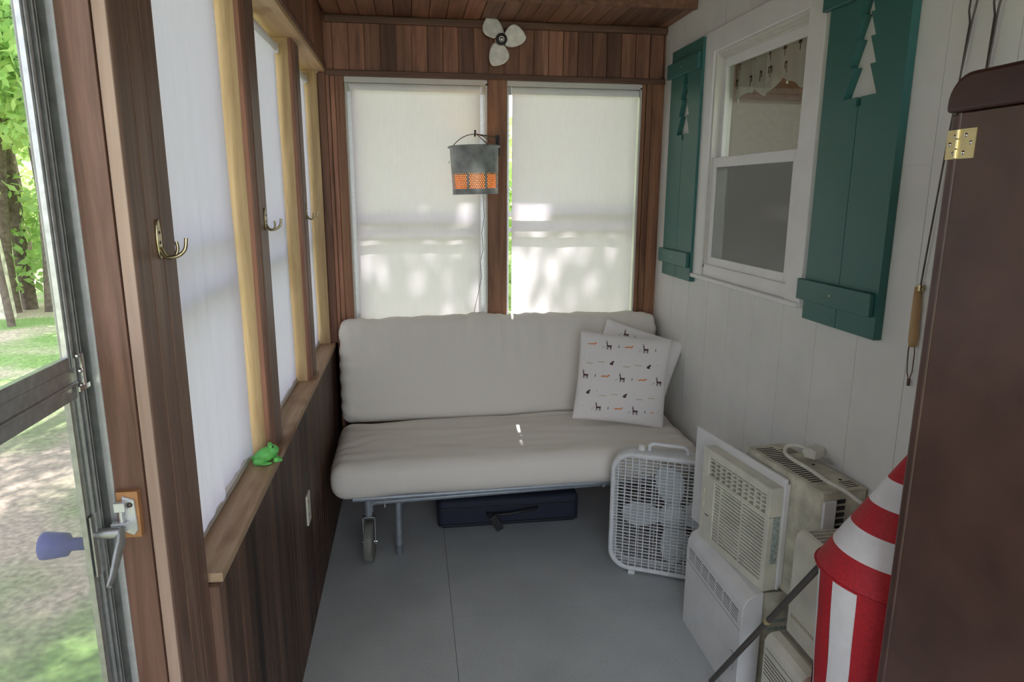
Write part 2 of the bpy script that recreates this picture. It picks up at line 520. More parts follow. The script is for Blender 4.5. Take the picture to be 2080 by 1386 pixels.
# door jamb boards seen end-on beside the door
j = MB()
j.box((XP - 0.001, 1.214, 0), (XP - 0.022, 1.2215, ZC))
struct(j.build('trim_1', W_PALE, bevel=0.001, bseg=1))
j = MB()
j.box((XP - 0.0235, 1.210, 0), (-0.538, 1.2215, ZC))
j.box((XP, 1.2215, 0), (-0.56, 1.2225, ZC))
struct(j.build('trim_2', W_RED, bevel=0.001, bseg=1))

# sill with a pale worn top, header underside
s = MB()
s.box((-0.4315, 1.442, 0.905), (-0.60, YB, 0.928))
struct(s.build('trim_3', W_SILL, bevel=0.0025))
s = MB()
s.box((-0.418, 1.42, 2.355), (-0.60, YB, 2.373))
struct(s.build('trim_4', W_HEAD))
# studs between the left windows: amber sides, dark grooved face
def stud(n, y0, y1, split):
    s = MB()
    s.box((XP - 0.016, y0 + 0.001, 0.928), (-0.60, y1 - 0.001, 2.355), 0)
    s.box((XP - 0.003, y0, 0.928), (XP - 0.017, split - 0.002, 2.355), 2)
    s.box((XP, split, 0.928), (XP - 0.017, y1, 2.355), 1)
    struct(s.build('trim_%d' % n, [W_STUD, W_POST, W_DARK], bevel=0.001, bseg=1))
stud(5, 2.135, 2.315, 2.205)
stud(6, 3.035, 3.205, 3.11)
s = MB()
s.box((XP - 0.004, 3.812, 0.928), (-0.60, 3.83, 2.355), 0)
struct(s.build('trim_7', [W_STUD]))
# near jamb of the first left window
s = MB()
s.box((XP - 0.014, 1.42, 0.928), (-0.60, 1.432, 2.355), 0)
struct(s.build('trim_8', [W_STUD]))

# left windows: aluminium frames with mid rails, glass
def alu_window(n, face, axis, a0, a1, z0, z1, rails, fw=0.03, parent_label=None):
    w = MB()
    def bx(u0, u1, za, zb, d0=0.0, d1=0.03):
        if axis == 'y': w.box((face - d0, u0, za), (face - d1, u1, zb))
        else: w.box((u0, face + d0, za), (u1, face + d1, zb))
    bx(a0, a0 + fw, z0, z1); bx(a1 - fw, a1, z0, z1)
    bx(a0 + fw, a1 - fw, z0, z0 + fw); bx(a0 + fw, a1 - fw, z1 - fw, z1)
    bx(a0 + 0.008, a0 + 0.014, z0, z1, -0.008, 0.0); bx(a1 - 0.014, a1 - 0.008, z0, z1, -0.008, 0.0)
    for (r0, r1) in rails: bx(a0 + fw, a1 - fw, r0, r1, 0.002, 0.024)
    o = w.build('window_%d' % n, ALU2, bevel=0.0015, bseg=1)
    struct(o)
    g = MB()
    if axis == 'y': g.box((face - 0.012, a0 + 0.012, z0 + 0.012), (face - 0.015, a1 - 0.012, z1 - 0.012))
    else: g.box((a0 + 0.012, face + 0.012, z0 + 0.012), (a1 - 0.012, face + 0.015, z1 - 0.012))
    g.build('pane', GLASS, o)
    return o
alu_window(1, -0.565, 'y', 1.432, 2.135, 0.928, 2.355, [(1.47, 1.51), (1.60, 1.63)])
alu_window(2, -0.565, 'y', 2.315, 3.035, 0.928, 2.355, [(1.47, 1.51), (1.60, 1.63)])
alu_window(3, -0.565, 'y', 3.205, 3.812, 0.928, 2.355, [(1.47, 1.51), (1.60, 1.63)])

# roller shades (cloth > roller, bottom bar)
def shade(label, axis, face, a0, a1, z0, z1, mat, wav, seed, group, roller_r=0.017, bottom=True, bow=0.0):
    t = thing('roller_shade', label, 'shade', group=group)
    rnd = random.Random(seed)
    ph = [rnd.random() * 6 for _ in range(6)]
    def fn(u, v):
        z = z0 + 0.012 + (z1 - z0 - 0.012) * v
        a = a0 + (a1 - a0) * u
        fall = (1 - v) ** 0.8
        d = wav * fall * (math.sin(u * 26 + ph[0]) * 0.4 + math.sin(u * 41 + ph[1]) * 0.3 + math.sin(u * 9 + ph[2]) * 0.6)
        d += 0.0035 * noise.noise(Vector((u * 3 + seed, v * 5, 0.3)))
        d += bow * (max(0, u - 0.8) / 0.2) ** 2 * math.sin(PI * min(1, max(0, v)))
        if axis == 'y': return (face + d, a, z)
        return (a, face - d, z)
    c = MB(); c.grid(fn, 90, 60)
    c.build('shade_cloth', mat, t, recalc=False)
    rl = MB()
    zr = z1 + 0.002
    if axis == 'y':
        rl.tube([(face - 0.004, a0 - 0.004, zr), (face - 0.004, a1 + 0.004, zr)], roller_r, 16)
    else:
        rl.tube([(a0 - 0.004, face + 0.006, zr), (a1 + 0.004, face + 0.006, zr)], roller_r, 16)
    rl.build('roller', TRIMW, t)
    if bottom:
        b = MB()
        if axis == 'y': b.box((face + 0.006, a0, z0), (face - 0.004, a1, z0 + 0.018))
        else: b.box((a0, face - 0.004, z0), (a1, face + 0.004, z0 + 0.02))
        b.build('bottom_bar', mat if axis != 'y' else TRIMG, t)
    for a, sg in ((a0 - 0.004, -1), (a1 + 0.004, 1)):
        bk = MB()
        if axis == 'y': bk.box((face - 0.022, a, zr - 0.024), (face + 0.014, a + sg * 0.004, zr + 0.016))
        else: bk.box((a, face - 0.010, zr - 0.02), (a + sg * 0.004, face + 0.022, zr + 0.016))
        bk.build('bracket', ALU2, t)
    return t
G1 = 'roller shades on the left windows'
shade('white roller shade on the left wall nearest the storm door, softly rippled', 'y', -0.520, 1.448, 2.118, 0.93, 2.315, SHADE_L, 0.011, 1, G1)
shade('white roller shade between the two left studs, behind the middle coat hook', 'y', -0.520, 2.335, 3.018, 0.93, 2.315, SHADE_L, 0.003, 2, G1)
shade('narrow-looking white roller shade on the left wall nearest the back corner', 'y', -0.520, 3.225, 3.795, 0.93, 2.315, SHADE_L, 0.003, 3, G1)

# ---------------------------------------------------------------- back wall
wb = MB()
boards(wb, 'x', -0.455, XR, 0.0805, 2.352, 2.60, YB, 0.016, 0.004)
wb.box((-0.46, YB + 0.012, 2.352), (XR, YB + 0.10, 3.0))
# left casing boards, right casing boards
for (a, b2, y) in ((-0.455, -0.418, 0.0), (-0.416, -0.398, -0.006), (-0.396, -0.372, 0.0)):
    wb.box((a, YB + y, 0.0), (b2, YB + 0.02, 2.352))
wb.box((-0.60, YB + 0.012, 0), (-0.325, YB + 0.10, 2.352))
wb.box((1.283, YB + 0.012, 0), (XR, YB + 0.10, 2.352))
wb.box((-0.455, YB, 0), (XR, YB + 0.10, 0.93))
struct(wb.build('wall_back', W_DARK, bevel=0.0015, bseg=1))
c = MB()
c.box((-0.370, YB - 0.006, 0.93), (-0.3265, YB + 0.02, 2.352))
c.box((1.340, YB - 0.002, 0.93), (1.4065, YB + 0.02, 2.352))
c.box((1.283, YB, 0.93), (1.304, YB + 0.02, 2.352))
c.box((1.306, YB - 0.006, 0.93), (1.338, YB + 0.02, 2.352))
c.box((-0.4, YB, 2.37), (-0.39, YB + .01, 2.38))
struct(c.build('trim_9', W_BACKF, bevel=0.002, bseg=1))
c = MB()
c.box((0.4235, YB - 0.004, 0.93), (0.5285, YB + 0.09, 2.352))
struct(c.build('trim_10', W_BACKF, bevel=0.002, bseg=1))
c = MB()
c.box((-0.415, YB - 0.016, 2.337), (XR - 0.001, YB + 0.004, 2.366))
struct(c.build('trim_11', W_DARKX, bevel=0.004))
c = MB()
c.box((-0.409, YB - 0.022, 2.592), (XR - 0.001, YB + 0.004, ZC - 0.001))
struct(c.build('trim_12', W_DARKX, bevel=0.006))
alu_window(4, YB + 0.055, 'x', -0.325, 0.4225, 0.93, 2.352, [(1.575, 1.605), (1.50, 1.52)], fw=0.048)
alu_window(5, YB + 0.055, 'x', 0.5295, 1.282, 0.93, 2.352, [(1.62, 1.648), (1.532, 1.556)], fw=0.020)
# thin white liner at the window heads and sides
c = MB()
for (a, b2) in ((-0.325, 0.4225), (0.5295, 1.282)):
    c.box((a, YB + 0.004, 2.309), (b2, YB + 0.05, 2.336))
    c.box((a, YB + 0.044, 2.27), (b2, YB + 0.05, 2.309))
    c.box((b2 - 0.010, YB + 0.004, 0.93), (b2, YB + 0.05, 2.318))
    c.box((a, YB + 0.03, 0.93), (a + 0.006, YB + 0.05, 2.318))
struct(c.build('trim_13', TRIMG))
G2 = 'roller shades on the back windows'
shade('cream roller shade on the left back window, lamp bucket hanging in front', 'x', YB + 0.024, -0.292, 0.385, 0.95, 2.288, SHADE_B, 0.004, 4, G2, 0.019)
shade('cream roller shade on the right back window, narrow bright gap along its left edge', 'x', YB + 0.024, 0.560, 1.262, 0.95, 2.288, SHADE_B, 0.004, 5, G2, 0.019)

# ---------------------------------------------------------------- ceiling
c = MB()
t = -0.41
while t < XR - 0.001:
    e = min(t + 0.088, XR - 0.001)
    c.box((t + 0.0015, 3.44, ZC), (e - 0.0015, YB, ZC + 0.02)); t = e
c.box((-0.41, 3.42, ZC - 0.004), (XR - 0.001, 3.44, ZC + 0.4))
c.box((-0.56, -1.6, ZC + 0.40), (XR + 0.15, YB + 0.10, ZC + 0.42))
struct(c.build('ceiling', W_DARKY, bevel=0.0015, bseg=1))
# roof and eave outside
c = MB()
c.box((-1.15, -1.7, ZC + 0.43), (XR + 0.15, YB + 0.82, ZC + 0.47))
c.box((-1.15, YB + 0.8, ZC + 0.30), (XR + 0.15, YB + 0.82, ZC + 0.43))
struct(c.build('roof', W_DARKX))

# ---------------------------------------------------------------- right wall
OY0, OY1, OZ0, OZ1 = 2.375, 3.19, 1.385, 2.40        # window opening
wr = MB()
gy = 1.962
edges = sorted(set([-1.5, YB + 0.1] + [round(gy + k * 0.2275, 4) for k in range(-15, 9) if -1.5 < gy + k * 0.2275 < YB + 0.05]))
for a, b2 in zip(edges[:-1], edges[1:]):
    for (lo, hi) in ((0.0, 1.829), (1.832, 3.03)):
        ys = [a + 0.0013] + [y for y in (OY0, OY1) if a + 0.0013 < y < b2 - 0.0013] + [b2 - 0.0013]
        for y0, y1 in zip(ys[:-1], ys[1:]):
            mid = (y0 + y1) / 2
            if OY0 < mid < OY1:
                segs = [(lo, min(hi, OZ0)), (max(lo, OZ1), hi)]
            else: segs = [(lo, hi)]
            for z0, z1 in segs:
                if z1 - z0 > 1e-4: wr.box((XR, y0, z0), (XR + 0.008, y1, z1))
for (y0, y1, z0, z1) in ((-1.5, OY0, 0, 3.03), (OY1, YB + 0.1, 0, 3.03), (OY0, OY1, 0, OZ0), (OY0, OY1, OZ1, 3.03)):
    wr.box((XR + 0.0035, y0, z0), (XR + 0.10, y1, z1))
struct(wr.build('wall_right', WHITE))

# right window: casing, track, two sashes, glass, screen
w6 = MB()
cx = XR - 0.014
w6.box((cx, 3.17, 1.36), (XR + 0.002, 3.332, 2.482))
w6.box((cx, 2.29, 1.36), (XR + 0.002, 2.395, 2.482))
w6.box((cx, 2.395, 2.385), (XR + 0.002, 3.17, 2.482))
w6.box((cx - 0.012, 2.29, 1.343), (XR + 0.04, 3.332, 1.362))
w6.box((XR - 0.004, 2.395, 1.362), (XR + 0.05, 3.17, 1.418))
w6 = w6.build('window_6', TRIMW, bevel=0.002, bseg=1)
struct(w6)
p = MB()
for k in range(3):
    p.box((XR + 0.002 + 0.012 * k, 2.377, 2.372 - 0.012 * k), (XR + 0.06, 3.188, 2.386 - 0.012 * k))
    p.box((XR + 0.006 + 0.012 * k, 2.395, 1.40 + 0.006 * k), (XR + 0.06, 3.17, 1.407 + 0.006 * k))
for y0, y1 in ((3.155, 3.172), (2.393, 2.41)):
    p.box((XR - 0.004, y0, 1.40), (XR + 0.06, y1, 2.39))
p.build('track', TRIMG, w6, bevel=0.001, bseg=1)
def sash(name, x, z0, z1, st, tr, br):
    q = MB()
    q.box((x, 2.41, z0), (x + 0.022, 2.41 + st, z1)); q.box((x, 3.155 - st, z0), (x + 0.022, 3.155, z1))
    q.box((x, 2.41 + st, z0), (x + 0.022, 3.155 - st, z0 + br)); q.box((x, 2.41 + st, z1 - tr), (x + 0.022, 3.155 - st, z1))
    o = q.build('sash', TRIMW, w6, bevel=0.002, bseg=1)
    g = MB(); g.box((x + 0.010, 2.41 + st - 0.002, z0 + br - 0.002), (x + 0.013, 3.155 - st + 0.002, z1 - tr + 0.002))
    g.build('pane', GLASSR, o)
sash('upper', XR + 0.030, 1.86, 2.35, 0.034, 0.035, 0.045)
sash('lower', XR + 0.006, 1.415, 1.915, 0.040, 0.045, 0.040)
q = MB(); q.box((XR + 0.012, 2.448, 1.452), (XR + 0.0125, 3.117, 1.872)); q.build('insect_screen', SCREENH, w6)
# the room behind the window
hr = MB()
hr.box((XR + 0.10, 1.2, 0.8), (3.1, 4.2, 0.82), 0); hr.box((XR + 0.10, 1.2, 2.62), (3.1, 4.2, 2.64), 1)
hr.box((3.1, 1.2, 0.8), (3.12, 4.2, 2.64), 0)
hr.box((XR + 0.10, 4.2, 0.8), (3.1, 4.22, 2.64), 0)
hr.box((2.9, 2.2, 0.85), (3.1, 4.15, 2.0), 2)
hr.box((2.75, 1.25, 2.36), (3.1, 4.15, 2.64), 1)
hr.box((1.6, 4.0, 2.30), (2.75, 4.2, 2.64), 1)
struct(hr.build('wall_inside', [plain('dim_interior_paint', (0.30, 0.25, 0.2), 0.8), PINE, plain('dull_cream_paint', (0.55, 0.52, 0.42), 0.7)]))

# valance curtain with little dark tree and bear motifs in its cloth
v = MB()
def vz(u): return 2.185 + 0.018 * math.sin(u * 19) + 0.012 * math.sin(u * 47)
def vx(u): return 1.512 + 0.014 * math.sin(u * 34) + 0.006 * math.sin(u * 71)
v.grid(lambda u, w: (vx(u), 2.44 + 0.76 * u, vz(u) + (2.46 - vz(u)) * w), 90, 10)
for k in range(13):
    u = 0.04 + k * 0.077; z = 2.245 + (k % 2) * 0.075
    for dz in (0, 0.11):
        x = vx(u) - 0.004; y = 2.44 + 0.76 * u; zz = z + dz
        v.box((x, y - 0.002, zz - 0.02), (x + 0.001, y + 0.002, zz + 0.01), 1)
        if k % 2: v.add([(x, y - 0.014, zz + 0.004), (x, y + 0.014, zz + 0.004), (x, y + 0.010, zz + 0.02), (x, y, zz + 0.034), (x, y - 0.010, zz + 0.02)], [(0, 1, 2, 3, 4)], 1)
        else:
            for a in (-0.012, 0.012): v.box((x, y + a - 0.003, zz - 0.004), (x + 0.001, y + a + 0.003, zz + 0.022), 1)
            v.box((x, y - 0.012, zz + 0.014), (x + 0.001, y + 0.012, zz + 0.024), 1)
o = v.build('valance_curtain', [cloth_thin('valance_cloth', (0.72, 0.70, 0.64), 0.25), plain('brown_print', (0.10, 0.07, 0.05), 0.8)], recalc=False)
tag(o, 'short patterned valance curtain behind the upper pane of the white window', 'curtain')

# ---------------------------------------------------------------- shutters
def tree_half(side, cy, z0, sc=1.0, top=0.38):
    """outline (y, z) of one half of the fir cut-out, from the stem up"""
    tiers = [(0.0, 0.010), (0.028, 0.010), (0.028, 0.066), (0.118, 0.030), (0.118, 0.052), (0.198, 0.022), (0.198, 0.040), (0.268, 0.014), (0.268, 0.028), (0.330, 0.008), (0.330, 0.017), (0.385, 0.0015)]
    return [(cy + side * w * sc, z0 + z) for z, w in tiers]
def shutter(label, y0, y1, z0=1.317, z1=2.47):
    t = thing('window_shutter', label, 'shutter', group='green window shutters')
    x0, x1 = 1.379, 1.4055
    cy = (y0 + y1) / 2
    g = 0.0015
    for side in (-1, 1):
        edge = [(cy + side * g, z0), (cy + side * g, z0 + 0.70)]
        edge += tree_half(side, cy, z0 + 0.70, 1.22)
        edge += [(cy + side * g, z1)]
        yo = y0 if side < 0 else y1
        poly = edge + [(yo, z1), (yo, z0)]
        b = MB(); b.prism(poly, 'x', x0, x1)
        b.build('board', GREEN, t)
    for (a, b2) in ((1.385, 1.458), (2.335, 2.408)):
        m = MB(); m.box((1.361, y0 + 0.012, a), (1.379, y1 + 0.022, b2))
        bt = m.build('batten', GREEN, t, bevel=0.002, bseg=1)
        q = MB(); q.lathe([(0.0, 0.0015), (0.003, 0.0012), (0.0035, 0)], 12, T=Matrix.Translation((1.361, cy + 0.02, (a + b2) / 2)) @ Matrix.Rotation(-PI / 2, 4, 'Y'))
        q.build('screw', BRASSB, bt)
    return t
shutter('dark green board shutter with a fir tree cut-out, right of the white window', 1.85, 2.24)
shutter('dark green board shutter with a fir tree cut-out, between window and back corner', 3.265, 3.652)

# ================================================================== FUTON
def wr3(p, s):
    return noise.noise(Vector(p) * s)
ft = thing('futon', 'cream folded futon mattress on a grey-blue tubular frame under the back windows', 'futon', (0, 0, 0))
FX0, FX1 = -0.398, 1.385
fcx, fhx = (FX0 + FX1) / 2, (FX1 - FX0) / 2
def seat_disp(p, n):
    w = 0
    # crosswise folds at the ends and long soft waves
    e = max(0, (abs(p.x) - fhx + 0.35) / 0.35)
    w += 0.004 * e * math.sin(p.y * 60 + 9 * wr3((p.x, p.y, 0), 4))
    w += 0.010 * wr3((p.x * 0.9, p.y * 2.0, p.z), 2.2)
    w += 0.005 * wr3((p.x * 1.2 + 5, p.y * 5.0, p.z), 3.5)
    # seam line along front
    if n.y < -0.2: w -= 0.004 * math.exp(-((p.z - 0.035) / 0.006) ** 2)
    crease = 0.006 * math.exp(-((p.y - 0.235 + 0.02 * wr3((p.x, 0, 0), 2)) / 0.012) ** 2) * (0.5 + wr3((p.x, 3, 0), 2.5))
    w -= crease * max(0, n.z)
    return n * w
mt = MB()
Tseat = Matrix.Translation((fcx, 3.285, 0.464)) @ Matrix.Rotation(R(0.4), 4, 'Z') @ Matrix.Rotation(R(1.5), 4, 'X') @ Matrix.Rotation(R(-0.6), 4, 'Y')
rbox(fhx, 0.315, 0.088, 0.072, disp=seat_disp, T=Tseat, mb=mt, nn=(130, 50, 14))
def back_disp(p, n):
    w = 0.012 * wr3((p.x * 0.8, p.z * 1.6, 1), 2.0)
    # gathered vertical folds hanging from the top edge
    top = max(0, min(1, (p.z + 0.08) / 0.3))
    w += 0.0095 * top * (wr3((p.x * 9, p.z * 1.1, 4), 1.6)) + 0.006 * top * wr3((p.x * 21, p.z * 1.5, 7), 1.3)
    e = max(0, (abs(p.x) - fhx + 0.16) / 0.16)
    w += 0.0035 * e * math.sin(p.z * 75 + 8 * wr3((p.x, p.y, p.z), 5))
    d = n * w
    d.z += (0.016 * math.cos(p.x * 1.75 - 0.1) - 0.004) * max(0, n.z) + 0.008 * wr3((p.x * 2.2, 0, 9), 2) * max(0, n.z)
    return d
Tback = Matrix.Translation((fcx, 3.695, 0.80)) @ Matrix.Rotation(R(-14), 4, 'X')
rbox(fhx, 0.068, 0.285, 0.062, disp=back_disp, T=Tback, mb=mt, nn=(150, 12, 50))
mo = mt.build('mattress', CREAM, ft)
weld(mo, 0.0006)
pp = MB()      # piping along the front lower edge
pp.tube([(FX0 + 0.03 + k * (FX1 - FX0 - 0.06) / 40, 2.974 + 0.012*k/40 , 0.405 + 0.019 * k / 40 + 0.003 * math.sin(k * 1.3)) for k in range(41)], 0.0025, 6)
pp.build('piping', CREAM, ft)
fr = MB()
fr.tube([(-0.30, 3.02, 0.355), (1.33, 3.035, 0.372)], 0.0135, 14)
fr.tube([(-0.30, 3.56, 0.35), (1.33, 3.56, 0.36)], 0.0135, 14)
for x in (-0.28, 0.1, 0.5, 0.9, 1.31): fr.tube([(x, 3.02, 0.352), (x, 3.56, 0.35)], 0.010, 10)
fr.build('seat_frame', FRAME, ft)
fr = MB()
fr.tube([(-0.225, 3.085, 0.26), (-0.225, 3.085, 0.293), (-0.213, 3.083, 0.305), (-0.19, 3.08, 0.308), (0.95, 3.085, 0.336), (1.32, 3.085, 0.345)], 0.0135, 14)
fr.tube([(-0.236, 3.086, 0.24), (-0.236, 3.086, 0.335)], 0.019, 14)
fr.tube([(-0.158, 3.075, 0.33), (-0.158, 3.066, 0.285)], 0.004, 8)
fr.build('front_rail', FRAME, ft)
def leg(x, y, z):
    l = MB(); l.tube([(x, y, 0.02), (x, y, z)], 0.0155, 14)
    o = l.build('leg', FRAME, ft)
    l = MB(); l.tube([(x, y, 0.001), (x, y, 0.05)], 0.0175, 14)
    l.build('foot_cap', plain('blue_grey_cap', (0.16, 0.18, 0.21), 0.5), o)
leg(-0.098, 3.135, 0.32); leg(1.2, 3.135, 0.335); leg(-0.098, 3.60, 0.35); leg(1.2, 3.60, 0.35)
def caster(x, y):
    c = MB(); c.lathe([(0.0, -0.021), (0.075, -0.021), (0.097, -0.019), (0.1, -0.013), (0.1, 0.013), (0.097, 0.019), (0.075, 0.021), (0.0, 0.021)], 40,
                      T=Matrix.Translation((x, y, 0.1005)) @ Matrix.Rotation(R(-4), 4, 'Z') @ Matrix.Rotation(PI / 2, 4, 'Y'))
    o = c.build('caster_wheel', RUBBER, ft)
    k = MB()
    for sx in (-1, 1):
        k.box((x + sx * 0.028 - 0.002, y - 0.012, 0.09), (x + sx * 0.028 + 0.002, y + 0.012, 0.232))
    k.box((x - 0.03, y - 0.012, 0.228), (x + 0.03, y + 0.012, 0.233))
    k.tube([(x - 0.034, y, 0.1005), (x + 0.036, y, 0.1005)], 0.008, 10)
    k.build('fork', CHROME, o)
caster(-0.236, 3.09); caster(1.30, 3.09)

# ---------------------------------------------------------------- pillows with woodland print
def motif(kind, s):
    """list of (mat, polygon) in a local 2D frame, x right, y up"""
    if kind == 'deer':
        P = [[(-9, 2), (-8, 7), (3, 6), (8, 8), (9, 5), (7, 1), (-7, 0)],
             [(-9, 3), (-9.5, 12), (-12, 12.5), (-12.5, 15), (-9, 16), (-6.5, 14), (-5.5, 6)],
             [(-8, 2), (-8.5, -10), (-6.5, -10), (-5.5, 2)], [(-4, 1), (-5, -9), (-3.5, -9), (-2, 1)],
             [(3, 1), (2.5, -9), (4, -9), (5.5, 2)], [(5.5, 3), (6.5, -10), (8.2, -10), (8.5, 4)],
             [(-9, 15), (-11, 22), (-10, 22), (-8, 16)], [(-8, 15), (-7.5, 21), (-6.5, 21), (-7, 15)], [(-11, 19), (-14, 21), (-13.5, 22), (-10, 20)]]
        m = 1
    elif kind == 'fox':
        P = [[(-20, -4), (-12, -1), (-6, 1), (8, 1.5), (12, 4), (14, 7), (16, 4), (19, 3), (14, 0), (8, -3), (-6, -3), (-13, -3)],
             [(-6, -2), (-11, -6), (-9.5, -6.4), (-3, -3)], [(6, -2), (10, -6), (11, -5.6), (9, -2)]]
        m = 2
    elif kind == 'owl':
        P = [[(-6, -7), (4, -8), (6, -4), (4, 0), (8, 3), (8, 7), (4, 8), (0, 4), (-4, 1), (-7, -3)]]
        m = 1
    elif kind == 'tree':
        P = [[(-3, -4), (3, -4), (0, 6)], [(-0.6, -7), (0.6, -7), (0.6, -4), (-0.6, -4)]]
        m = 3
    elif kind == 'sprig':
        P = [[(-6, -6), (-5, -6.6), (7, 6), (6, 6.5)], [(-1, 0), (-5, 3), (0, 1.5)], [(2, 3), (6, 0), (3, 4)]]
        m = 4
    elif kind == 'log':
        P = [[(-12, -2), (-9, 1.5), (-2, 0.5), (2, 2), (9, 1), (12, 3), (13, 0), (8, -2), (0, -1), (-5, -2.4)]]
        m = 5
    else:
        P = [[(-1.5, 0), (0, 1.5), (1.5, 0), (0, -1.5)]]
        m = 1
    return m, [[(x * s, y * s) for x, y in p] for p in P]

def pillow(label, W, H, T, loc, rot, seed):
    t = thing('throw_pillow', label, 'pillow', loc, rot, 'woodland print throw pillows')
    def half(u, v):
        # thickness profile, puffy in the middle with pinched corners
        a = max(0.0, 1 - abs(u) ** 2.4); b = max(0.0, 1 - abs(v) ** 2.4)
        h = T * (a * b) ** 0.42
        h += 0.006 * noise.noise(Vector((u * 2.2 + seed, v * 4, 2))) * min(1, h / 0.02)
        return h
    def outline(u, v):
        x = u * W * (1 - 0.035 * (1 - v * v)) ; y = v * H * (1 - 0.035 * (1 - u * u))
        return x, y
    mb = MB()
    n = 40
    for sg in (-1, 1):
        def fn(i, j):
            u = math.sin((i * 2 - 1) * PI / 2); v = math.sin((j * 2 - 1) * PI / 2)
            x, y = outline(u, v)
            return (x, sg * half(u, v), y)
        mb.grid(fn, n, n)
    # printed motifs laid into the front face
    rows = [('deer', 0.0), ('tree', .2), ('fox', .42), ('sprig', .72), ('dot', .9)]
    cell = 0.19
    lst = []
    k = 0
    for r in range(-4, 5):
        base = r * 0.081
        off = (r % 2) * 0.5 + r * 0.12
        seqs = [('deer', 0, 0), ('tree', 0.05, 0.008), ('fox', 0.100, 0.010), ('sprig', 0.160, -0.004)] if r % 2 == 0 else [('log', 0.02, 0), ('owl', 0.075, 0.0), ('dot', 0.12, 0.01), ('log', 0.15, -0.012)]
        for c in range(-3, 4):
            for kd, dx, dy in seqs:
                lst.append((kd, c * cell + dx + (r * 0.0535) % cell, base + dy - 0.02 * c * 0 + 0.14 * dx * 0))
    lst2 = [(kd, x, y + 0.0) for kd, x, y in lst]
    for kd, x, y in lst2:
        m, polys = motif(kd, 0.00145)
        for p in polys:
            for sg in (-1,):
                vs = []
                ok = True
                for (a, b) in p:
                    X, Y = x + a, y + b
                    u, v = X / (W * 0.97), Y / (H * 0.97)
                    if abs(u) > 0.93 or abs(v) > 0.93: ok = False; break
                    vs.append((X, sg * (half(u, v) + 0.0012), Y))
                if ok: mb.add(vs, [list(range(len(vs)))], m)
    mb.build('cover', [PW, PBR, POR, PGN, PGY, PTN], t, recalc=False)
    sm = MB()
    pts = []
    for k in range(0, 81):
        a = k / 20 % 4; s2 = (a % 1) * 2 - 1
        u, v = [(s2, -1), (1, s2), (-s2, 1), (-1, -s2)][int(a) % 4]
        x, y = outline(u, v); pts.append((x, 0.0, y))
    sm.tube(pts, 0.003, 6)
    sm.build('seam', PW, t)
    return t
PW = plain('white_cotton', (0.82, 0.81, 0.80), 0.85, nscale=300, noise_amt=0.01, spec=0.2)
PBR = plain('brown_animal_print', (0.09, 0.045, 0.05), 0.85)
POR = plain('orange_fox_print', (0.75, 0.27, 0.10), 0.85)
PGN = plain('green_tree_print', (0.14, 0.30, 0.28), 0.85)
PGY = plain('grey_sprig_print', (0.38, 0.38, 0.38), 0.85)
PTN = plain('tan_log_print', (0.62, 0.52, 0.38), 0.85)
pillow('white square pillow with deer and fox print, standing in front at the futon right end', 0.235, 0.232, 0.060, (1.078, 3.36, 0.792), (R(-13), R(4), R(-16)), 1)
pillow('white print pillow tilted behind the front pillow, corner towards the white wall', 0.218, 0.218, 0.052, (1.172, 3.478, 0.815), (R(-16), R(13), R(-33)), 5)

# ---------------------------------------------------------------- suitcase under the futon
sc_ = thing('suitcase', 'dark navy soft suitcase lying under the futon', 'suitcase', (0.48, 3.55, 0.0))
m = rbox(0.38, 0.21, 0.083, 0.03, nn=(20, 12, 8), T=Matrix.Translation((0, 0, 0.085)))
weld(m.build('body', NAVY, sc_))
m = MB()
m.tube([(-0.37, -0.213, 0.028), (0.37, -0.213, 0.028)], 0.004, 6); m.tube([(-0.37, -0.213, 0.12), (0.37, -0.213, 0.12)], 0.003, 6)
m.build('zip', BLACK, sc_)
m = MB(); m.tube([(-0.12, -0.215, 0.085), (-0.10, -0.235, 0.086), (0.0, -0.242, 0.09), (0.13, -0.235, 0.105), (0.15, -0.215, 0.105)], 0.009, 8)
m.build('handle', BLACK, sc_)
m = MB(); m.box((-0.02, -0.003, -0.045), (0.02, 0.003, 0.045), T=Matrix.Translation((-0.075, -0.262, 0.05)) @ Matrix.Rotation(R(-28), 4, 'Y'))
m.tube([(-0.11, -0.24, 0.10), (-0.095, -0.26, 0.09)], 0.003, 6)
m.build('luggage_tag', BLACK, sc_, bevel=0.003)

# ================================================================== BOX FAN
fa = R(-27)
fan = thing('box_fan', 'white square box fan with rounded corners in front of the futon', 'fan', (0.885, 2.862, 0.0), (0, 0, fa))
FW, FH, FD, FR = 0.54, 0.60, 0.085, 0.095
def rr_pts(w, h, r, cx, cz, n=8):
    pts = []
    for (sx, sz, a0) in ((1, -1, -90), (1, 1, 0), (-1, 1, 90), (-1, -1, 180)):
        for k in range(n + 1):
            a = R(a0 + 90 * k / n)
            pts.append((cx + sx * (w / 2 - r) + r * math.cos(a), cz + sz * (h / 2 - r) + r * math.sin(a)))
    return pts
m = MB()
z0f = 0.014
cxf, czf = FW / 2, z0f + (FH - z0f) / 2
prof = [(0.0, 0.022), (0.004, 0.008), (0.014, 0.0), (0.0, 0.0)]
secs = [(-0.000, 0.022), (-0.008, 0.020), (-0.012, 0.012), (-0.008, 0.003), (0.0, 0.0), (FD, 0.0), (FD + 0.004, 0.006), (FD, 0.018), (FD - 0.004, 0.018), (FD - 0.004, 0.006), (0.004, 0.006), (0.0, 0.022)]
rings = []
for (y, ins) in secs:
    ring = rr_pts(FW - 2 * ins, FH - z0f - 2 * ins, FR - ins * 0.7, cxf, czf)
    rings.append([(px, y, pz) for px, pz in ring])
nn = len(rings[0]); vs = [p for r_ in rings for p in r_]
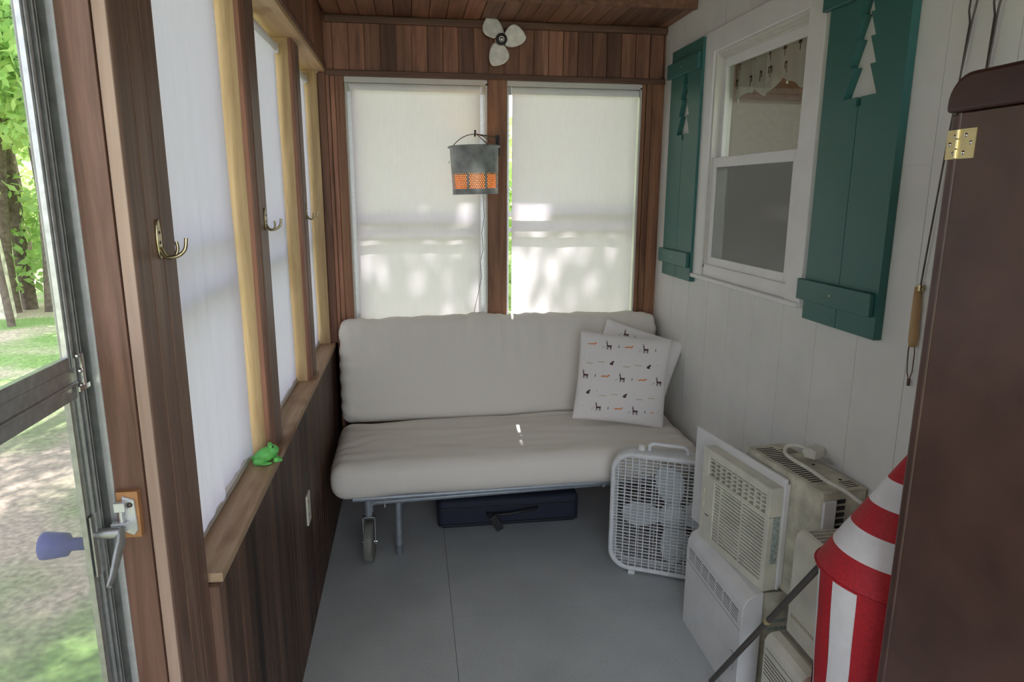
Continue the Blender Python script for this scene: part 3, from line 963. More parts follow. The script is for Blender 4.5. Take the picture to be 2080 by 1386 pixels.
fs = [(i*nn+k, i*nn+(k+1) % nn, (i+1)*nn+(k+1) % nn, (i+1)*nn+k) for i in range(len(rings)-1) for k in range(nn)]
m.add(vs, fs, 0, True)
m.build('housing', FANW, fan)
def inside_rr(x, z, m_=0.02):
    w, h, r = FW - 2 * m_, FH - z0f - 2 * m_, FR - m_
    dx, dz = abs(x - cxf), abs(z - czf)
    return w / 2, h / 2, r
def chord_x(z, ins=0.018):
    h = (FH - z0f) / 2 - ins; w = FW / 2 - ins; r = FR - ins * 0.7
    dz = abs(z - czf)
    if dz > h: return None
    if dz <= h - r: return w
    q = dz - (h - r); return w - r + math.sqrt(max(0, r * r - q * q))
def chord_z(x, ins=0.018):
    h = (FH - z0f) / 2 - ins; w = FW / 2 - ins; r = FR - ins * 0.7
    dx = abs(x - cxf)
    if dx > w: return None
    if dx <= w - r: return h
    q = dx - (w - r); return h - r + math.sqrt(max(0, r * r - q * q))
def grille(y, name):
    g = MB()
    nb = 36 if y < 0 else 18
    for k in range(nb):
        z = czf - (FH - z0f) / 2 + 0.022 + k * (FH - z0f - 0.044) / (nb - 1)
        c_ = chord_x(z)
        if c_: g.box((cxf - c_, y, z - 0.0016), (cxf + c_, y + 0.004, z + 0.0016))
    for k in range(16 if y < 0 else 7):
        x = 0.02 + (k + 0.5) * (FW - 0.04) / (16 if y < 0 else 7)
        c_ = chord_z(x)
        if c_: g.box((x - 0.0018, y - 0.001, czf - c_), (x + 0.0018, y + 0.005, czf + c_))
    g.build(name, FANW, fan)
grille(-0.006, 'front_grille')
grille(FD - 0.003, 'rear_grille')
m = MB()
hz = 0.30; hx_ = 0.285
m.lathe([(0, -0.022), (0.045, -0.022), (0.058, -0.016), (0.06, 0.0), (0.06, 0.03), (0, 0.03)], 40, T=Matrix.Translation((hx_, 0.045, hz)) @ Matrix.Rotation(PI / 2, 4, 'X'))
hub = m.build('hub', BLADE, fan)
for k in range(4):
    b = MB()
    a = R(98 + 90 * k)
    prof = [(0.05, -0.030, 0.030), (0.08, -0.050, 0.046), (0.13, -0.066, 0.064), (0.18, -0.068, 0.066), (0.215, -0.052, 0.050), (0.234, -0.022, 0.020)]
    vs = []
    for (r_, w0, w1) in prof:
        for q in (0, .5, 1):
            t_ = w0 + (w1 - w0) * q
            vs.append((r_, (q - .5) * 0.036 + 0.004 * math.sin(q * PI), t_))
    for (r_, w0, w1) in prof:
        for q in (0, .5, 1):
            t_ = w0 + (w1 - w0) * q
            vs.append((r_, (q - .5) * 0.036 + 0.004 * math.sin(q * PI) + 0.003, t_))
    fs = []
    n3 = len(prof)
    for i in range(n3 - 1):
        for q in range(2):
            A = i*3+q
            fs.append((A, A+1, A+4, A+3)); fs.append((A+3*n3, A+3+3*n3, A+4+3*n3, A+1+3*n3))
    b.add(vs, fs, 0, True, T=Matrix.Translation((hx_, 0.045, hz)) @ Matrix.Rotation(-a, 4, 'Y'))
    b.build('blade', BLADE, fan)
for x in (0.0, 1):
    m = MB(); m.box((0.10 + x * 0.27, -0.012, 0.0), (0.13 + x * 0.27, FD + 0.012, 0.016))
    m.build('foot', FANW, fan)
m = MB()
m.tube([(0.165, 0.05, 0.598), (0.165, 0.05, 0.622), (0.18, 0.05, 0.634), (0.32, 0.05, 0.634), (0.335, 0.05, 0.622), (0.335, 0.05, 0.598)], 0.009, 10)
m.build('carry_handle', FANW, fan)
m = MB(); m.lathe([(0, 0.022), (0.014, 0.020), (0.017, 0.0)], 20, T=Matrix.Translation((0.13, 0.05, 0.600)))
m.build('speed_knob', TRIMW, fan)

# ================================================================== AIR CONDITIONERS
def ac(label, loc, rz, W, H, D, mat, style, group='old window air conditioners piled by the white wall'):
    """local frame: x along the width, y into the unit, z up; origin at the front bottom middle"""
    t = thing('air_conditioner', label, 'air conditioner', loc, (0, 0, R(rz)), group)
    hw = W / 2
    return t, hw
AG = 'old window air conditioners piled by the white wall'

# unit on the floor next to the fan: plain white panel with a slotted band along the top
t, hw = ac('white flat-fronted air conditioner on the floor nearest the box fan', (1.082, 2.185, 0.0), -90.5, 0.485, 0.425, 0.30, ACW, 'flat')
m = MB()
pf = [(0.0, 0.0), (0.0, 0.33), (0.004, 0.375), (0.018, 0.402), (0.045, 0.418), (0.075, 0.424), (0.075, 0.0)]
m.prism([(a, b) for a, b in pf], 'x', -hw, hw)
fp = m.build('front_panel', ACW, t, bevel=0.003)
m = MB()
for c_ in range(7):
    x0 = -hw + 0.03 + c_ * 0.063
    for r_ in range(5):
        z = 0.345 - r_ * 0.0105
        m.box((x0, -0.0008, z), (x0 + 0.052, 0.003, z + 0.003))
m.box((-hw + 0.004, -0.0006, 0.283), (hw - 0.004, 0.002, 0.2845))
m.build('vent_slots', plain('shaded_slot_plastic', (0.22, 0.23, 0.24), 0.6), t)
m = MB()
m.tube([(hw - 0.06, -0.001, 0.17), (hw - 0.045, -0.001, 0.178), (hw - 0.032, -0.001, 0.165), (hw - 0.028, -0.001, 0.14), (hw - 0.03, -0.001, 0.11)], 0.0012, 6)
m.build('badge_outline', plain('grey_print', (0.3, 0.31, 0.33), 0.6), t)
m = MB(); m.box((-hw + 0.012, 0.075, 0.004), (hw - 0.012, 0.30, 0.415))
m.build('case', ACD, t, bevel=0.004)
m = MB()
for z in (0.30, 0.27, 0.24, 0.21, 0.18): m.box((hw - 0.0125, 0.10, z), (hw - 0.0105, 0.20, z + 0.012))
m.build('rating_label', STICK, t)

# second layer: yellowed unit with knobs and louvred grille, white mounting flange behind its bezel
t, hw = ac('yellowed air conditioner with two knobs and a louvred grille, stacked beside the fan', (1.122, 2.15, 0.4265), -82.5, 0.41, 0.385, 0.13, ACC, 'grille')
m = MB()
gx0, gx1 = -hw + 0.085, hw - 0.022
# bezel as frame around grille
def frame(mb, x0, x1, z0, z1, ax0, ax1, az0, az1, y0, y1):
    mb.box((x0, y0, z0), (ax0, y1, z1)); mb.box((ax1, y0, z0), (x1, y1, z1))
    mb.box((ax0, y0, z0), (ax1, y1, az0)); mb.box((ax0, y0, az1), (ax1, y1, z1))
frame(m, -hw, hw, 0.0, 0.375, gx0 - 0.045, gx1, 0.270, 0.345, 0.0, 0.05)
m2 = MB()
frame(m2, -hw, hw, 0.0, 0.2695, gx0, gx1, 0.03, 0.258, 0.0, 0.05)
m3 = MB()
m3.box((-hw, 0.0, 0.2705), (gx0 - 0.045, 0.05, 0.375)); m3.box((gx1, 0.0, 0.2705), (hw, 0.05, 0.375))
m3.box((gx0 - 0.045, 0.0, 0.345), (gx1, 0.05, 0.375)); m3.box((gx0 - 0.045, 0.0, 0.2705), (gx1, 0.05, 0.276))
for q in (m2,): m3.v_off = 0
o3 = len(m3.v); m3.v += m2.v; m3.f += [[i + o3 for i in f_] for f_ in m2.f]; m3.mi += m2.mi; m3.sm += m2.sm
m3.build('bezel', ACC, t, bevel=0.0015, bseg=1)
m = MB(); m.box((-hw + 0.01, 0.035, 0.01), (hw - 0.01, 0.075, 0.365)); m.build('grille_backing', DARK, t)
m = MB()
nl = 17
for k in range(nl):
    z = 0.036 + k * (0.222 / nl)
    m.box((gx0, 0.004, z), (gx1, 0.020, z + 0.0075), T=None)
for x in (gx0 + (gx1 - gx0) * 0.12, gx0 + (gx1 - gx0) * 0.56):
    m.box((x, 0.003, 0.03), (x + 0.005, 0.02, 0.258))
for k in range(4):
    z = 0.290 + k * 0.0155
    m.box((gx0 - 0.045, 0.004, z - 0.002), (gx1, 0.022, z + 0.003))
for k in range(9):
    x = gx0 - 0.045 + (gx1 - gx0 + 0.045) * (k + 1) / 10
    m.box((x, 0.004, 0.276), (x + 0.004 + 0.004 * (k % 2), 0.022, 0.345))
m.build('grille', ACC, t)
for z in (0.215, 0.165):
    k_ = MB(); k_.lathe([(0, -0.016), (0.011, -0.016), (0.013, -0.002), (0.017, 0.0)], 24, T=Matrix.Translation((-hw + 0.047, 0.0, z)) @ Matrix.Rotation(-PI / 2, 4, 'X') @ Matrix.Scale(-1, 4, (0, 0, 1)))
    k_.box((-0.002, -0.019, -0.012), (0.002, -0.014, 0.012), T=Matrix.Translation((-hw + 0.047, 0, z)))
    k_.build('knob', KNOB, t)
m = MB(); m.box((-hw + 0.036, -0.001, 0.108), (-hw + 0.060, 0.0, 0.1125)); m.build('badge', plain('blue_grey_badge', (0.12, 0.14, 0.22), 0.4), t)
m = MB(); m.box((hw - 0.0005, 0.018, 0.10), (hw + 0.0008, 0.045, 0.27)); m.build('energy_label', STICK, t)
m = MB(); m.box((-0.345, 0.050, 0.0), (hw + 0.004, 0.063, 0.404)); m.box((hw + 0.004, 0.050, 0.02), (hw + 0.008, 0.070, 0.388))
m.build('mounting_flange', ACW, t, bevel=0.002, bseg=1)
m = MB(); m.box((-hw + 0.02, 0.064, 0.005), (hw + 0.002, 0.072, 0.375)); m.build('case', ACW, t, bevel=0.004)

# third unit against the wall, its slotted top facing up
t, hw = ac('dusty cream air conditioner against the wall with a slotted top, cord lying on it', (1.213, 2.005, 0.4265), -83.5, 0.41, 0.425, 0.162, ACD, 'top')
m = MB(); m.box((-hw, 0.0, 0.0), (hw, 0.162, 0.415)); m.build('case', ACD, t, bevel=0.004)
m = MB()
m.box((-hw - 0.001, 0.0, 0.4152), (hw + 0.001, 0.1625, 0.4215))
m.build('lid', ACD, t, bevel=0.002)
m = MB()
for k in range(20):
    x = -0.175 + k * 0.0155
    m.box((x, 0.02, 0.4213), (x + 0.006, 0.09, 0.4222))
for k in range(4):
    x = 0.145 + k * 0.012
    m.box((x, 0.105, 0.4213), (x + 0.004, 0.15, 0.4222))
    m.box((-0.15 + k * 0.012, 0.10, 0.4213), (-0.146 + k * 0.012, 0.15, 0.4222))
for x in (0.0, 0.13): m.lathe([(0, 0.0012), (0.006, 0.0012), (0.006, 0)], 12, T=Matrix.Translation((x, 0.125, 0.4212)))
m.build('top_slots', plain('black_slots', (0.03, 0.03, 0.025), 0.8), t)
m = MB()
for k in range(8):
    m.box((hw + 0.0005, 0.055, 0.38 - k * 0.022), (hw + 0.0018, 0.085, 0.394 - k * 0.022))
m.build('side_louvres', plain('black_louvres', (0.03, 0.03, 0.03), 0.8), t)
m = MB(); m.box((hw + 0.0015, 0.0, 0.0), (hw + 0.012, 0.045, 0.395)); m.build('side_curtain', ACW, t, bevel=0.002, bseg=1)
# its power cord and big plug lie on top: one cord thing
cd = thing('power_cord', 'cream power cord with a large plug lying on the topmost air conditioner', 'cord', (0, 0, 0))
zt = 0.8535
m = MB()
pts = [(1.345, 2.075, zt + 0.028), (1.320, 2.10, zt + 0.035), (1.295, 2.12, zt + 0.024), (1.275, 2.09, zt + 0.010), (1.275, 2.03, zt + 0.0075), (1.283, 1.95, zt + 0.0075), (1.285, 1.86, zt + 0.007), (1.30, 1.79, zt + 0.004), (1.32, 1.75, zt - 0.012), (1.35, 1.72, zt - 0.035), (1.375, 1.70, zt - 0.06)]
sm_pts = []
for i in range(len(pts) - 1):
    a = Vector(pts[max(0, i - 1)]); b = Vector(pts[i]); c_ = Vector(pts[i + 1]); d = Vector(pts[min(len(pts) - 1, i + 2)])
    for k in range(6):
        tt = k / 6
        sm_pts.append(0.5 * ((2*b) + (-a + c_) * tt + (2*a - 5*b + 4*c_ - d) * tt*tt + (-a + 3*b - 3*c_ + d) * tt**3))
sm_pts.append(Vector(pts[-1]))
m.tube(sm_pts, 0.0065, 10); m.build('cord', CORDM, cd)
m = MB()
m.prism([(-0.022, -0.016), (0.020, -0.02), (0.032, 0.004), (0.012, 0.022), (-0.022, 0.014)], 'x', -0.028, 0.028, T=Matrix.Translation((1.360, 2.055, zt + 0.0235)) @ Matrix.Rotation(R(25), 4, 'Z'))
m.build('plug', CORDM, cd, bevel=0.004)
m = MB()
for k in range(3): m.tube([(1.372 + k * 0.006, 2.02 - 0.004 * k, zt + 0.016), (1.378 + k * 0.006, 2.0 - 0.004 * k, zt + 0.003)], 0.0018, 6)
m.build('prong', ALU, cd)

# fourth unit: cream one behind the pole, rounded top with slots
t, hw = ac('cream air conditioner with a rounded slotted top, partly hidden by the striped windsock', (1.150, 1.698, 0.392), -90, 0.184, 0.36, 0.245, ACC, 'side')
m = MB()
m.prism([(0.0, 0.0), (0.0, 0.31), (0.006, 0.333), (0.018, 0.345), (0.03, 0.350), (0.03, 0.0)], 'x', -hw, hw)
m.build('front_panel', ACC, t, bevel=0.003)
m = MB(); m.box((-hw + 0.01, 0.03, 0.0), (hw - 0.005, 0.245, 0.338)); m.build('case', ACC, t, bevel=0.004)
m = MB()
m.box((-hw + 0.02, 0.034, 0.338), (hw - 0.012, 0.15, 0.3392))
m.build('top_slots', plain('olive_dark_slots', (0.07, 0.07, 0.05), 0.8), t)
m = MB()
for k in range(8): m.box((-hw + 0.016 + k * 0.0195, 0.030, 0.340), (-hw + 0.022 + k * 0.0195, 0.155, 0.350))
m.build('top_fins', ACC, t)
m = MB()
for k in range(14): m.box((-hw + 0.02 + k * 0.0105, -0.0007, 0.06), (-hw + 0.026 + k * 0.0105, 0.001, 0.072))
m.build('vent_row', plain('tan_dusty_slots', (0.40, 0.38, 0.26), 0.8), t)

# fifth unit on the floor below it, front louvres
t, hw = ac('pale air conditioner on the floor at the bottom edge, under the pole', (1.092, 1.705, 0.0), -90, 0.21, 0.39, 0.30, ACC, 'low')
m = MB()
m.prism([(0.0, 0.0), (0.0, 0.345), (0.006, 0.362), (0.02, 0.372), (0.05, 0.376), (0.05, 0.0)], 'x', -hw, hw)
m.build('front_panel', ACC, t, bevel=0.003)
m = MB()
m.box((-hw + 0.012, -0.0006, 0.325), (hw - 0.01, 0.001, 0.3275))
for k in range(6): m.box((-hw + 0.012, -0.0008, 0.30 - k * 0.013), (hw - 0.02, 0.001, 0.304 - k * 0.013))
m.build('front_slots', plain('brown_grey_slots', (0.16, 0.15, 0.12), 0.8), t)
m = MB(); m.box((-hw + 0.012, 0.05, 0.0), (hw - 0.01, 0.30, 0.372)); m.build('case', ACD, t, bevel=0.004)
m = MB(); m.box((-hw + 0.01, 0.06, 0.3722), (hw - 0.02, 0.29, 0.3915)); m.build('gap_shade_block', plain('dark_gap_shade', (0.2, 0.19, 0.16), 0.7), t)  # dark block, its colour painted as shade in the gap under the stacked unit

# ================================================================== WINDSOCK AND POLE
ws = thing('windsock', 'striped red and white cloth windsock hanging beside the brown cabinet', 'windsock', (1.192, 1.446, 0.0))
m = MB()
tilt = Matrix.Translation((0, 0, 0.782)) @ Matrix.Rotation(R(7), 4, 'Y')
CH = 0.37
def cr(h): return 0.168 * (1 - h / CH)
for k in range(5):
    h0, h1 = k * CH / 5.6, (k + 1) * CH / 5.6
    m.lathe([(cr(h0 + (h1 - h0) * q / 4), h0 + (h1 - h0) * q / 4) for q in range(5)], 48, k % 2, tilt)
m.lathe([(cr(CH * 5 / 5.6), CH * 5 / 5.6), (0.002, CH)], 48, 1, tilt)
m.build('cone', [REDC, WHITC], ws, recalc=False)
m = MB(); m.tube([tilt @ Vector((0.1685 * math.cos(a), 0.1685 * math.sin(a), 0.0)) for a in [2*PI*k/48 for k in range(49)]], 0.003, 6, cap=False)
m.build('hem_hoop', REDC, ws)
nt_ = 14
for k in range(nt_):
    a0 = 2 * PI * k / nt_ + R(5); a1 = 2 * PI * (k + 1) / nt_ + R(5)
    rnd = random.Random(k)
    L = 0.60 + 0.06 * rnd.random()
    ph = rnd.random() * 6
    def fn(u, v):
        a = a0 + (a1 - a0) * u
        rr_ = 0.158 - 0.014 * math.sin(min(1, v * 1.5) * PI / 2) + 0.006 * math.sin(v * 9 + ph + u * 2) * v
        return (rr_ * math.cos(a), rr_ * math.sin(a), 0.789 - 0.13 * (rr_ * math.cos(a)) - L * v)
    q = MB(); q.grid(fn, 6, 30)
    q.build('streamer', WHITC if k % 2 else REDC, ws, recalc=False)
pl = thing('flag_pole', 'dark metal pole leaning diagonally from the floor to the windsock', 'pole')
m = MB(); m.tube([(1.041, 2.048, 0.010), (1.0895, 1.472, 0.885)], 0.0095, 12)
m.build('shaft', plain('dull_dark_metal', (0.11, 0.10, 0.09), 0.4, 0.5), pl)
m = MB(); m.tube([(1.0650, 1.764, 0.4437), (1.0661, 1.7525, 0.4590)], 0.0106, 12); m.build('clip', BRASSB, pl)

# ================================================================== BROWN CABINET
cb = thing('metal_cabinet', 'tall brown enamelled metal cabinet with rounded top cap and brass hinge', 'cabinet', (0, 0, 0))
CY = 1.262
m = MB()
m.box((1.052, 0.42, 0.0), (1.40, CY, 1.905)); m.build('body', CABB, cb, bevel=0.006)
m = MB()     # rounded cap: quarter round at the far end, overhanging lip
prof = [(0.42, 1.905), (CY + 0.004, 1.905)]
for k in range(9):
    a = PI / 2 * k / 8
    prof.append((CY + 0.004 - 0.055 * (1 - math.cos(a)), 1.922 + 0.055 * math.sin(a)))
prof.append((0.42, 1.977))
m.prism(prof, 'x', 1.040, 1.402); m.build('top_cap', CABD, cb, bevel=0.008, bseg=3)
m = MB(); m.box((1.0445, 0.43, 0.02), (1.052, CY - 0.035, 1.903)); dr = m.build('door', CABB, cb, bevel=0.002)
m = MB()
m.lathe([(0.0, 0.0), (0.010, 0.0)], 8)
m = MB(); m.tube([(1.0455, CY - 0.0325, 0.02), (1.0455, CY - 0.0325, 1.903)], 0.0035, 8); m.build('edge_bead', CABB, cb)
hg = MB()
hg.box((1.0432, CY - 0.034, 1.818), (1.0444, CY - 0.078, 1.873)); hg.box((1.0500, CY - 0.034, 1.818), (1.0515, CY + 0.001, 1.873))
hg.box((1.0440, CY - 0.034, 1.818), (1.0515, CY - 0.031, 1.873))
for k in range(3): hg.tube([(1.0425, CY - 0.034, 1.819 + k * 0.0185), (1.0425, CY - 0.034, 1.835 + k * 0.0185)], 0.0038, 12)
ho = hg.build('hinge', BRASSB, cb)
for (y, z, x) in ((CY - 0.054, 1.861, 1.0432), (CY - 0.067, 1.8465, 1.0432), (CY - 0.052, 1.829, 1.0432), (CY - 0.020, 1.861, 1.0500), (CY - 0.008, 1.8465, 1.0500), (CY - 0.019, 1.829, 1.0500)):
    m = MB(); m.lathe([(0, 0.002), (0.003, 0.0018), (0.0042, 0)], 14, T=Matrix.Translation((x, y, z)) @ Matrix.Rotation(-PI / 2, 4, 'Y')); m.build('screw', CHROME, ho)

# ================================================================== ROASTING FORKS
def fork(label, dy, handle_z, top):
    t = thing('roasting_fork', label, 'fork', (0, dy, 0), group='roasting forks hung on the white wall')
    m = MB()
    m.tube([(1.392, 1.700, handle_z), (1.390, 1.672, handle_z + 0.35), (1.390, 1.655, handle_z + 0.55), (1.39, 1.648, 2.17), (1.39, 1.656, 2.20), (1.39, 1.650, 2.34), (1.39, 1.64, 2.40)], 0.0024, 8)
    m.tube([(1.390, 1.655, handle_z + 0.55), (1.388, 1.638, 2.18), (1.388, 1.630, 2.22), (1.388, 1.640, 2.40)], 0.0024, 8)
    m.build('wire', STEEL, t)
    m = MB(); Th = Matrix.Translation((1.390, 1.6985, handle_z - 0.17)) @ Matrix.Rotation(R(-2), 4, 'X')
    m.lathe([(0, 0), (0.0095, 0.001), (0.0125, 0.02), (0.0115, 0.10), (0.0095, 0.17), (0, 0.17)], 20, T=Th); m.build('handle', W_HANDLE, t)
    m = MB(); m.tube([(1.392, 1.700, handle_z - 0.01), (1.392, 1.70, handle_z + 0.006)], 0.010, 12); m.build('ferrule', BRASS, t)
    m = MB(); zb = handle_z - 0.155
    m.tube([(1.391, 1.709, zb), (1.392, 1.714, zb - 0.03), (1.393, 1.710, zb - 0.09), (1.393, 1.699, zb - 0.115), (1.393, 1.690, zb - 0.085), (1.392, 1.689, zb - 0.03), (1.391, 1.693, zb)], 0.0016, 6)
    m.tube([(1.393, 1.699, zb - 0.108), (1.392, 1.697, zb - 0.128)], 0.0045, 8)
    m.build('leather_loop', plain('brown_leather', (0.12, 0.07, 0.045), 0.7), t)
fork('wire roasting fork with a turned wood handle and leather loop beside the cabinet', 0.0, 1.50, 2.4)
fork('second wire roasting fork hanging mostly hidden behind the brown cabinet', -0.075, 1.34, 2.4)

# ================================================================== BACK WALL THINGS
# boat propeller
pr = thing('boat_propeller', 'white three-bladed boat propeller mounted on the boards above the back windows', 'propeller', (0.489, 3.785, 2.528))
for k, a in enumerate((R(8), R(118), R(252))):
    b = MB()
    out = []
    L = 0.112
    def fn(u, v):
        r_ = 0.022 + L * u
        w = 0.052 * math.sin(PI * min(1, (u * 0.88 + 0.12)) ** 1.0) ** 0.6
        w = max(w, 0.001) if u < 1 else 0.004
        s_ = (v - 0.5) * 2 * w + 0.014 * math.sin(u * PI) 
        tw = 0.32 * (1 - u * 0.6)
        return (r_, -s_ * tw, s_)
    b.grid(fn, 16, 10)
    o = b.build('blade', PROPM, pr, recalc=False)
    o.rotation_euler = (0, -a, 0)
    md = o.modifiers.new('solid', 'SOLIDIFY'); md.thickness = 0.005; md.offset = 0
m = MB()
m.lathe([(0, 0.03), (0.0285, 0.03), (0.0285, 0.032), (0.0285, -0.034), (0.024, -0.036), (0.0, -0.036)], 32, T=Matrix.Rotation(PI / 2, 4, 'X'))
m.build('hub', PROPM, pr)
m = MB(); m.lathe([(0.015, 0.0362), (0.0265, 0.0362), (0.0295, 0.030), (0.0295, 0.02)], 32, T=Matrix.Rotation(PI / 2, 4, 'X')); m.lathe([(0.015, 0.0362), (0.0145, 0.02), (0, 0.02)], 32, T=Matrix.Rotation(PI / 2, 4, 'X'))
m.build('black_ring', BLACK, pr)
m = MB(); m.lathe([(0, 0.040), (0.007, 0.040), (0.009, 0.036), (0.0105, 0.022), (0.0, 0.02)], 24, T=Matrix.Rotation(PI / 2, 4, 'X')); m.build('shaft_nut', CHROME, pr)

# bucket lamp
bk = thing('bucket_lamp', 'galvanised bucket lamp with glowing perforated panels hanging from the pier', 'lamp', (0.340, 3.665, 1.742), (R(0), R(-1.5), 0))
m = MB()
BH = 0.232
def br(z): return 0.118 + 0.008 * z / BH
zp0, zp1 = 0.030, 0.106
npan = 8
m.lathe([(0, 0.001), (br(0), 0.0), (br(0) + 0.003, 0.002), (br(0), 0.006), (br(zp0), zp0)], 96)
m.lathe([(br(zp1), zp1), (br(0.12), 0.12), (br(BH), BH), (br(BH) + 0.010, BH + 0.004), (br(BH) + 0.011, BH + 0.010), (br(BH) + 0.004, BH + 0.013), (br(BH) - 0.002, BH + 0.006), (br(0.12) - 0.002, 0.12)], 96)
for k in range(npan):
    a = 2 * PI * k / npan - PI / 2
    g0 = a + PI / npan - 0.055; g1 = a + PI / npan + 0.055
    m.lathe([(br(zp0), zp0), (br(zp1), zp1)], 4, a0=g0, a1=g1)
m.build('pail', GALV, bk)
def perf_mat():
    m_, nt, b = newmat('perforated_galvanised')
    b.inputs['Base Color'].default_value = (0.32, 0.33, 0.32, 1)
    b.inputs['Metallic'].default_value = 0.6; b.inputs['Roughness'].default_value = 0.45
    out = nt.nodes['Material Output']
    tc = N(nt, 'ShaderNodeTexCoord'); sp = N(nt, 'ShaderNodeSeparateXYZ'); nt.links.new(tc.outputs['Object'], sp.inputs[0])
    def M(op, a, b_=None, c=None):
        n_ = N(nt, 'ShaderNodeMath', operation=op)
        for i, q in enumerate((a, b_, c)):
            if q is None: continue
            if isinstance(q, (int, float)): n_.inputs[i].default_value = q
            else: nt.links.new(q, n_.inputs[i])
        return n_.outputs[0]
    ang = M('ARCTAN2', sp.outputs[0], sp.outputs[1])
    v_ = M('DIVIDE', sp.outputs[2], 0.0090)
    row = M('FLOOR', v_)
    par = M('MULTIPLY', M('MODULO', row, 2.0), 0.5)
    u_ = M('ADD', M('DIVIDE', M('MULTIPLY', ang, 0.12), 0.0113), par)
    fu = M('MULTIPLY', M('SUBTRACT', M('FRACT', M('ADD', u_, 100)), 0.5), 0.0113)
    fv = M('MULTIPLY', M('SUBTRACT', M('FRACT', v_), 0.5), 0.0090)
    d = M('SQRT', M('ADD', M('MULTIPLY', fu, fu), M('MULTIPLY', fv, fv)))
    hole = M('LESS_THAN', d, 0.0031)
    tr = N(nt, 'ShaderNodeBsdfTransparent')
    mx = N(nt, 'ShaderNodeMixShader')
    nt.links.new(hole, mx.inputs[0]); nt.links.new(b.outputs[0], mx.inputs[1]); nt.links.new(tr.outputs[0], mx.inputs[2])
    nt.links.new(mx.outputs[0], out.inputs[0])
    return m_
PERF = perf_mat()
for k in range(npan):
    a = 2 * PI * k / npan - PI / 2
    q = MB(); q.lathe([(br(zp0), zp0), (br(zp1), zp1)], 12, a0=a - PI / npan + 0.055, a1=a + PI / npan - 0.055)
    q.build('perforated_panel', PERF, bk)
m = MB(); m.lathe([(0.0, 0.035), (0.02, 0.04), (0.03, 0.06), (0.024, 0.085), (0.014, 0.10), (0.0, 0.10)], 20); m.build('bulb', BULBM, bk)
m = MB(); m.lathe([(0.10, 0.015), (0.108, 0.018), (0.108, 0.10), (0.10, 0.10)], 40); m.build('amber_liner', cloth_thin('amber_liner_glow', (0.98, 0.46, 0.14), 0.8), bk)
m = MB()
pts = []
for k in range(17):
    a = PI * k / 16
    pts.append((0.122 * math.cos(a) * (1 - 0.22 * math.sin(a)), 0.0, BH - 0.012 + 0.083 * math.sin(a)))
m.tube(pts, 0.0022, 8); m.build('bail_handle', STEEL, bk)
m = MB(); m.tube([(-0.129, -0.01, BH - 0.06), (-0.134, -0.01, BH - 0.068), (-0.130, -0.01, BH - 0.074)], 0.0022, 6); m.build('ear', GALV, bk)
# wall bracket on the pier
wbk = thing('wall_bracket', 'small black iron bracket on the pier between the back windows, holding the bucket', 'bracket', (0.477, 3.826, 2.0))
m = MB(); m.box((-0.012, -0.008, -0.055), (0.010, 0.0, 0.055)); m.tube([(0, -0.01, -0.05), (0, -0.01, 0.052)], 0.007, 10); m.build('plate', BLACK, wbk)
m = MB(); m.tube([(0, -0.012, 0.042), (-0.137, -0.161, 0.046)], 0.0032, 8); m.tube([(-0.137, -0.161, 0.046), (-0.137, -0.161, 0.066)], 0.005, 8); m.tube([(0, -0.012, -0.03), (-0.06, -0.07, 0.0), (-0.125, -0.148, 0.044)], 0.0025, 8)
m.tube([(-0.137, -0.161, 0.046), (-0.139, -0.163, 0.034)], 0.005, 8)
m.build('arm', STEEL, wbk)
# hanging lamp cord
m = MB(); m.tube([(0.395, 3.82, 1.76), (0.402, 3.822, 1.62), (0.388, 3.822, 1.53), (0.396, 3.822, 1.44), (0.378, 3.822, 1.37), (0.386, 3.822, 1.29), (0.368, 3.822, 1.20), (0.34, 3.82, 1.08), (0.335, 3.80, 1.05)], 0.0018, 6)
tag(m.build('lamp_cord', plain('grey_cord', (0.25, 0.24, 0.23), 0.5)), 'thin grey cord trailing down the left back shade to the futon', 'cord')

# ================================================================== LEFT WALL THINGS
def hook(label, y):
    t = thing('coat_hook', label, 'hook', (XP, y, 1.665), group='brass double coat hooks')
    m = MB(); 
    m.prism([(0.0115 * math.cos(a), 0.036 * math.sin(a)) for a in [2*PI*k/24 for k in range(24)]], 'x', 0.0, 0.004)
    m.build('back_plate', BRASS, t, bevel=0.0015)
    m = MB()
    def arc(pts): 
        out = []
        P_ = [Vector(p) for p in pts]
        for i in range(len(P_) - 1):
            a = P_[max(0, i - 1)]; b = P_[i]; c_ = P_[i + 1]; d = P_[min(len(P_) - 1, i + 2)]
            for k in range(5):
                tt = k / 5
                out.append(0.5 * ((2*b) + (-a + c_) * tt + (2*a - 5*b + 4*c_ - d) * tt*tt + (-a + 3*b - 3*c_ + d) * tt**3))
        out.append(P_[-1]); return out
    m.tube(arc([(0.003, 0.004, -0.016), (0.010, 0.008, -0.030), (0.022, 0.014, -0.032), (0.027, 0.018, -0.020), (0.025, 0.02, -0.006)]), 0.0032, 10)
    m.tube(arc([(0.003, -0.004, -0.016), (0.014, -0.008, -0.032), (0.034, -0.008, -0.030), (0.047, -0.006, -0.018), (0.050, -0.004, 0.002)]), 0.0034, 10)
    m.build('double_prong', BRASS, t)
    m = MB()
    for z in (0.012, -0.006):
        m = MB(); m.lathe([(0, 0.0012), (0.0028, 0.001), (0.0032, 0)], 10, T=Matrix.Translation((0.004, 0, z)) @ Matrix.Rotation(PI / 2, 4, 'Y')); m.build('screw', STEEL, t)
hook('brass double coat hook on the wide dark post beside the storm door', 1.33)
hook('brass double coat hook on the stud right of the first left shade', 2.275)
hook('brass double coat hook on the stud nearest the back corner', 3.165)

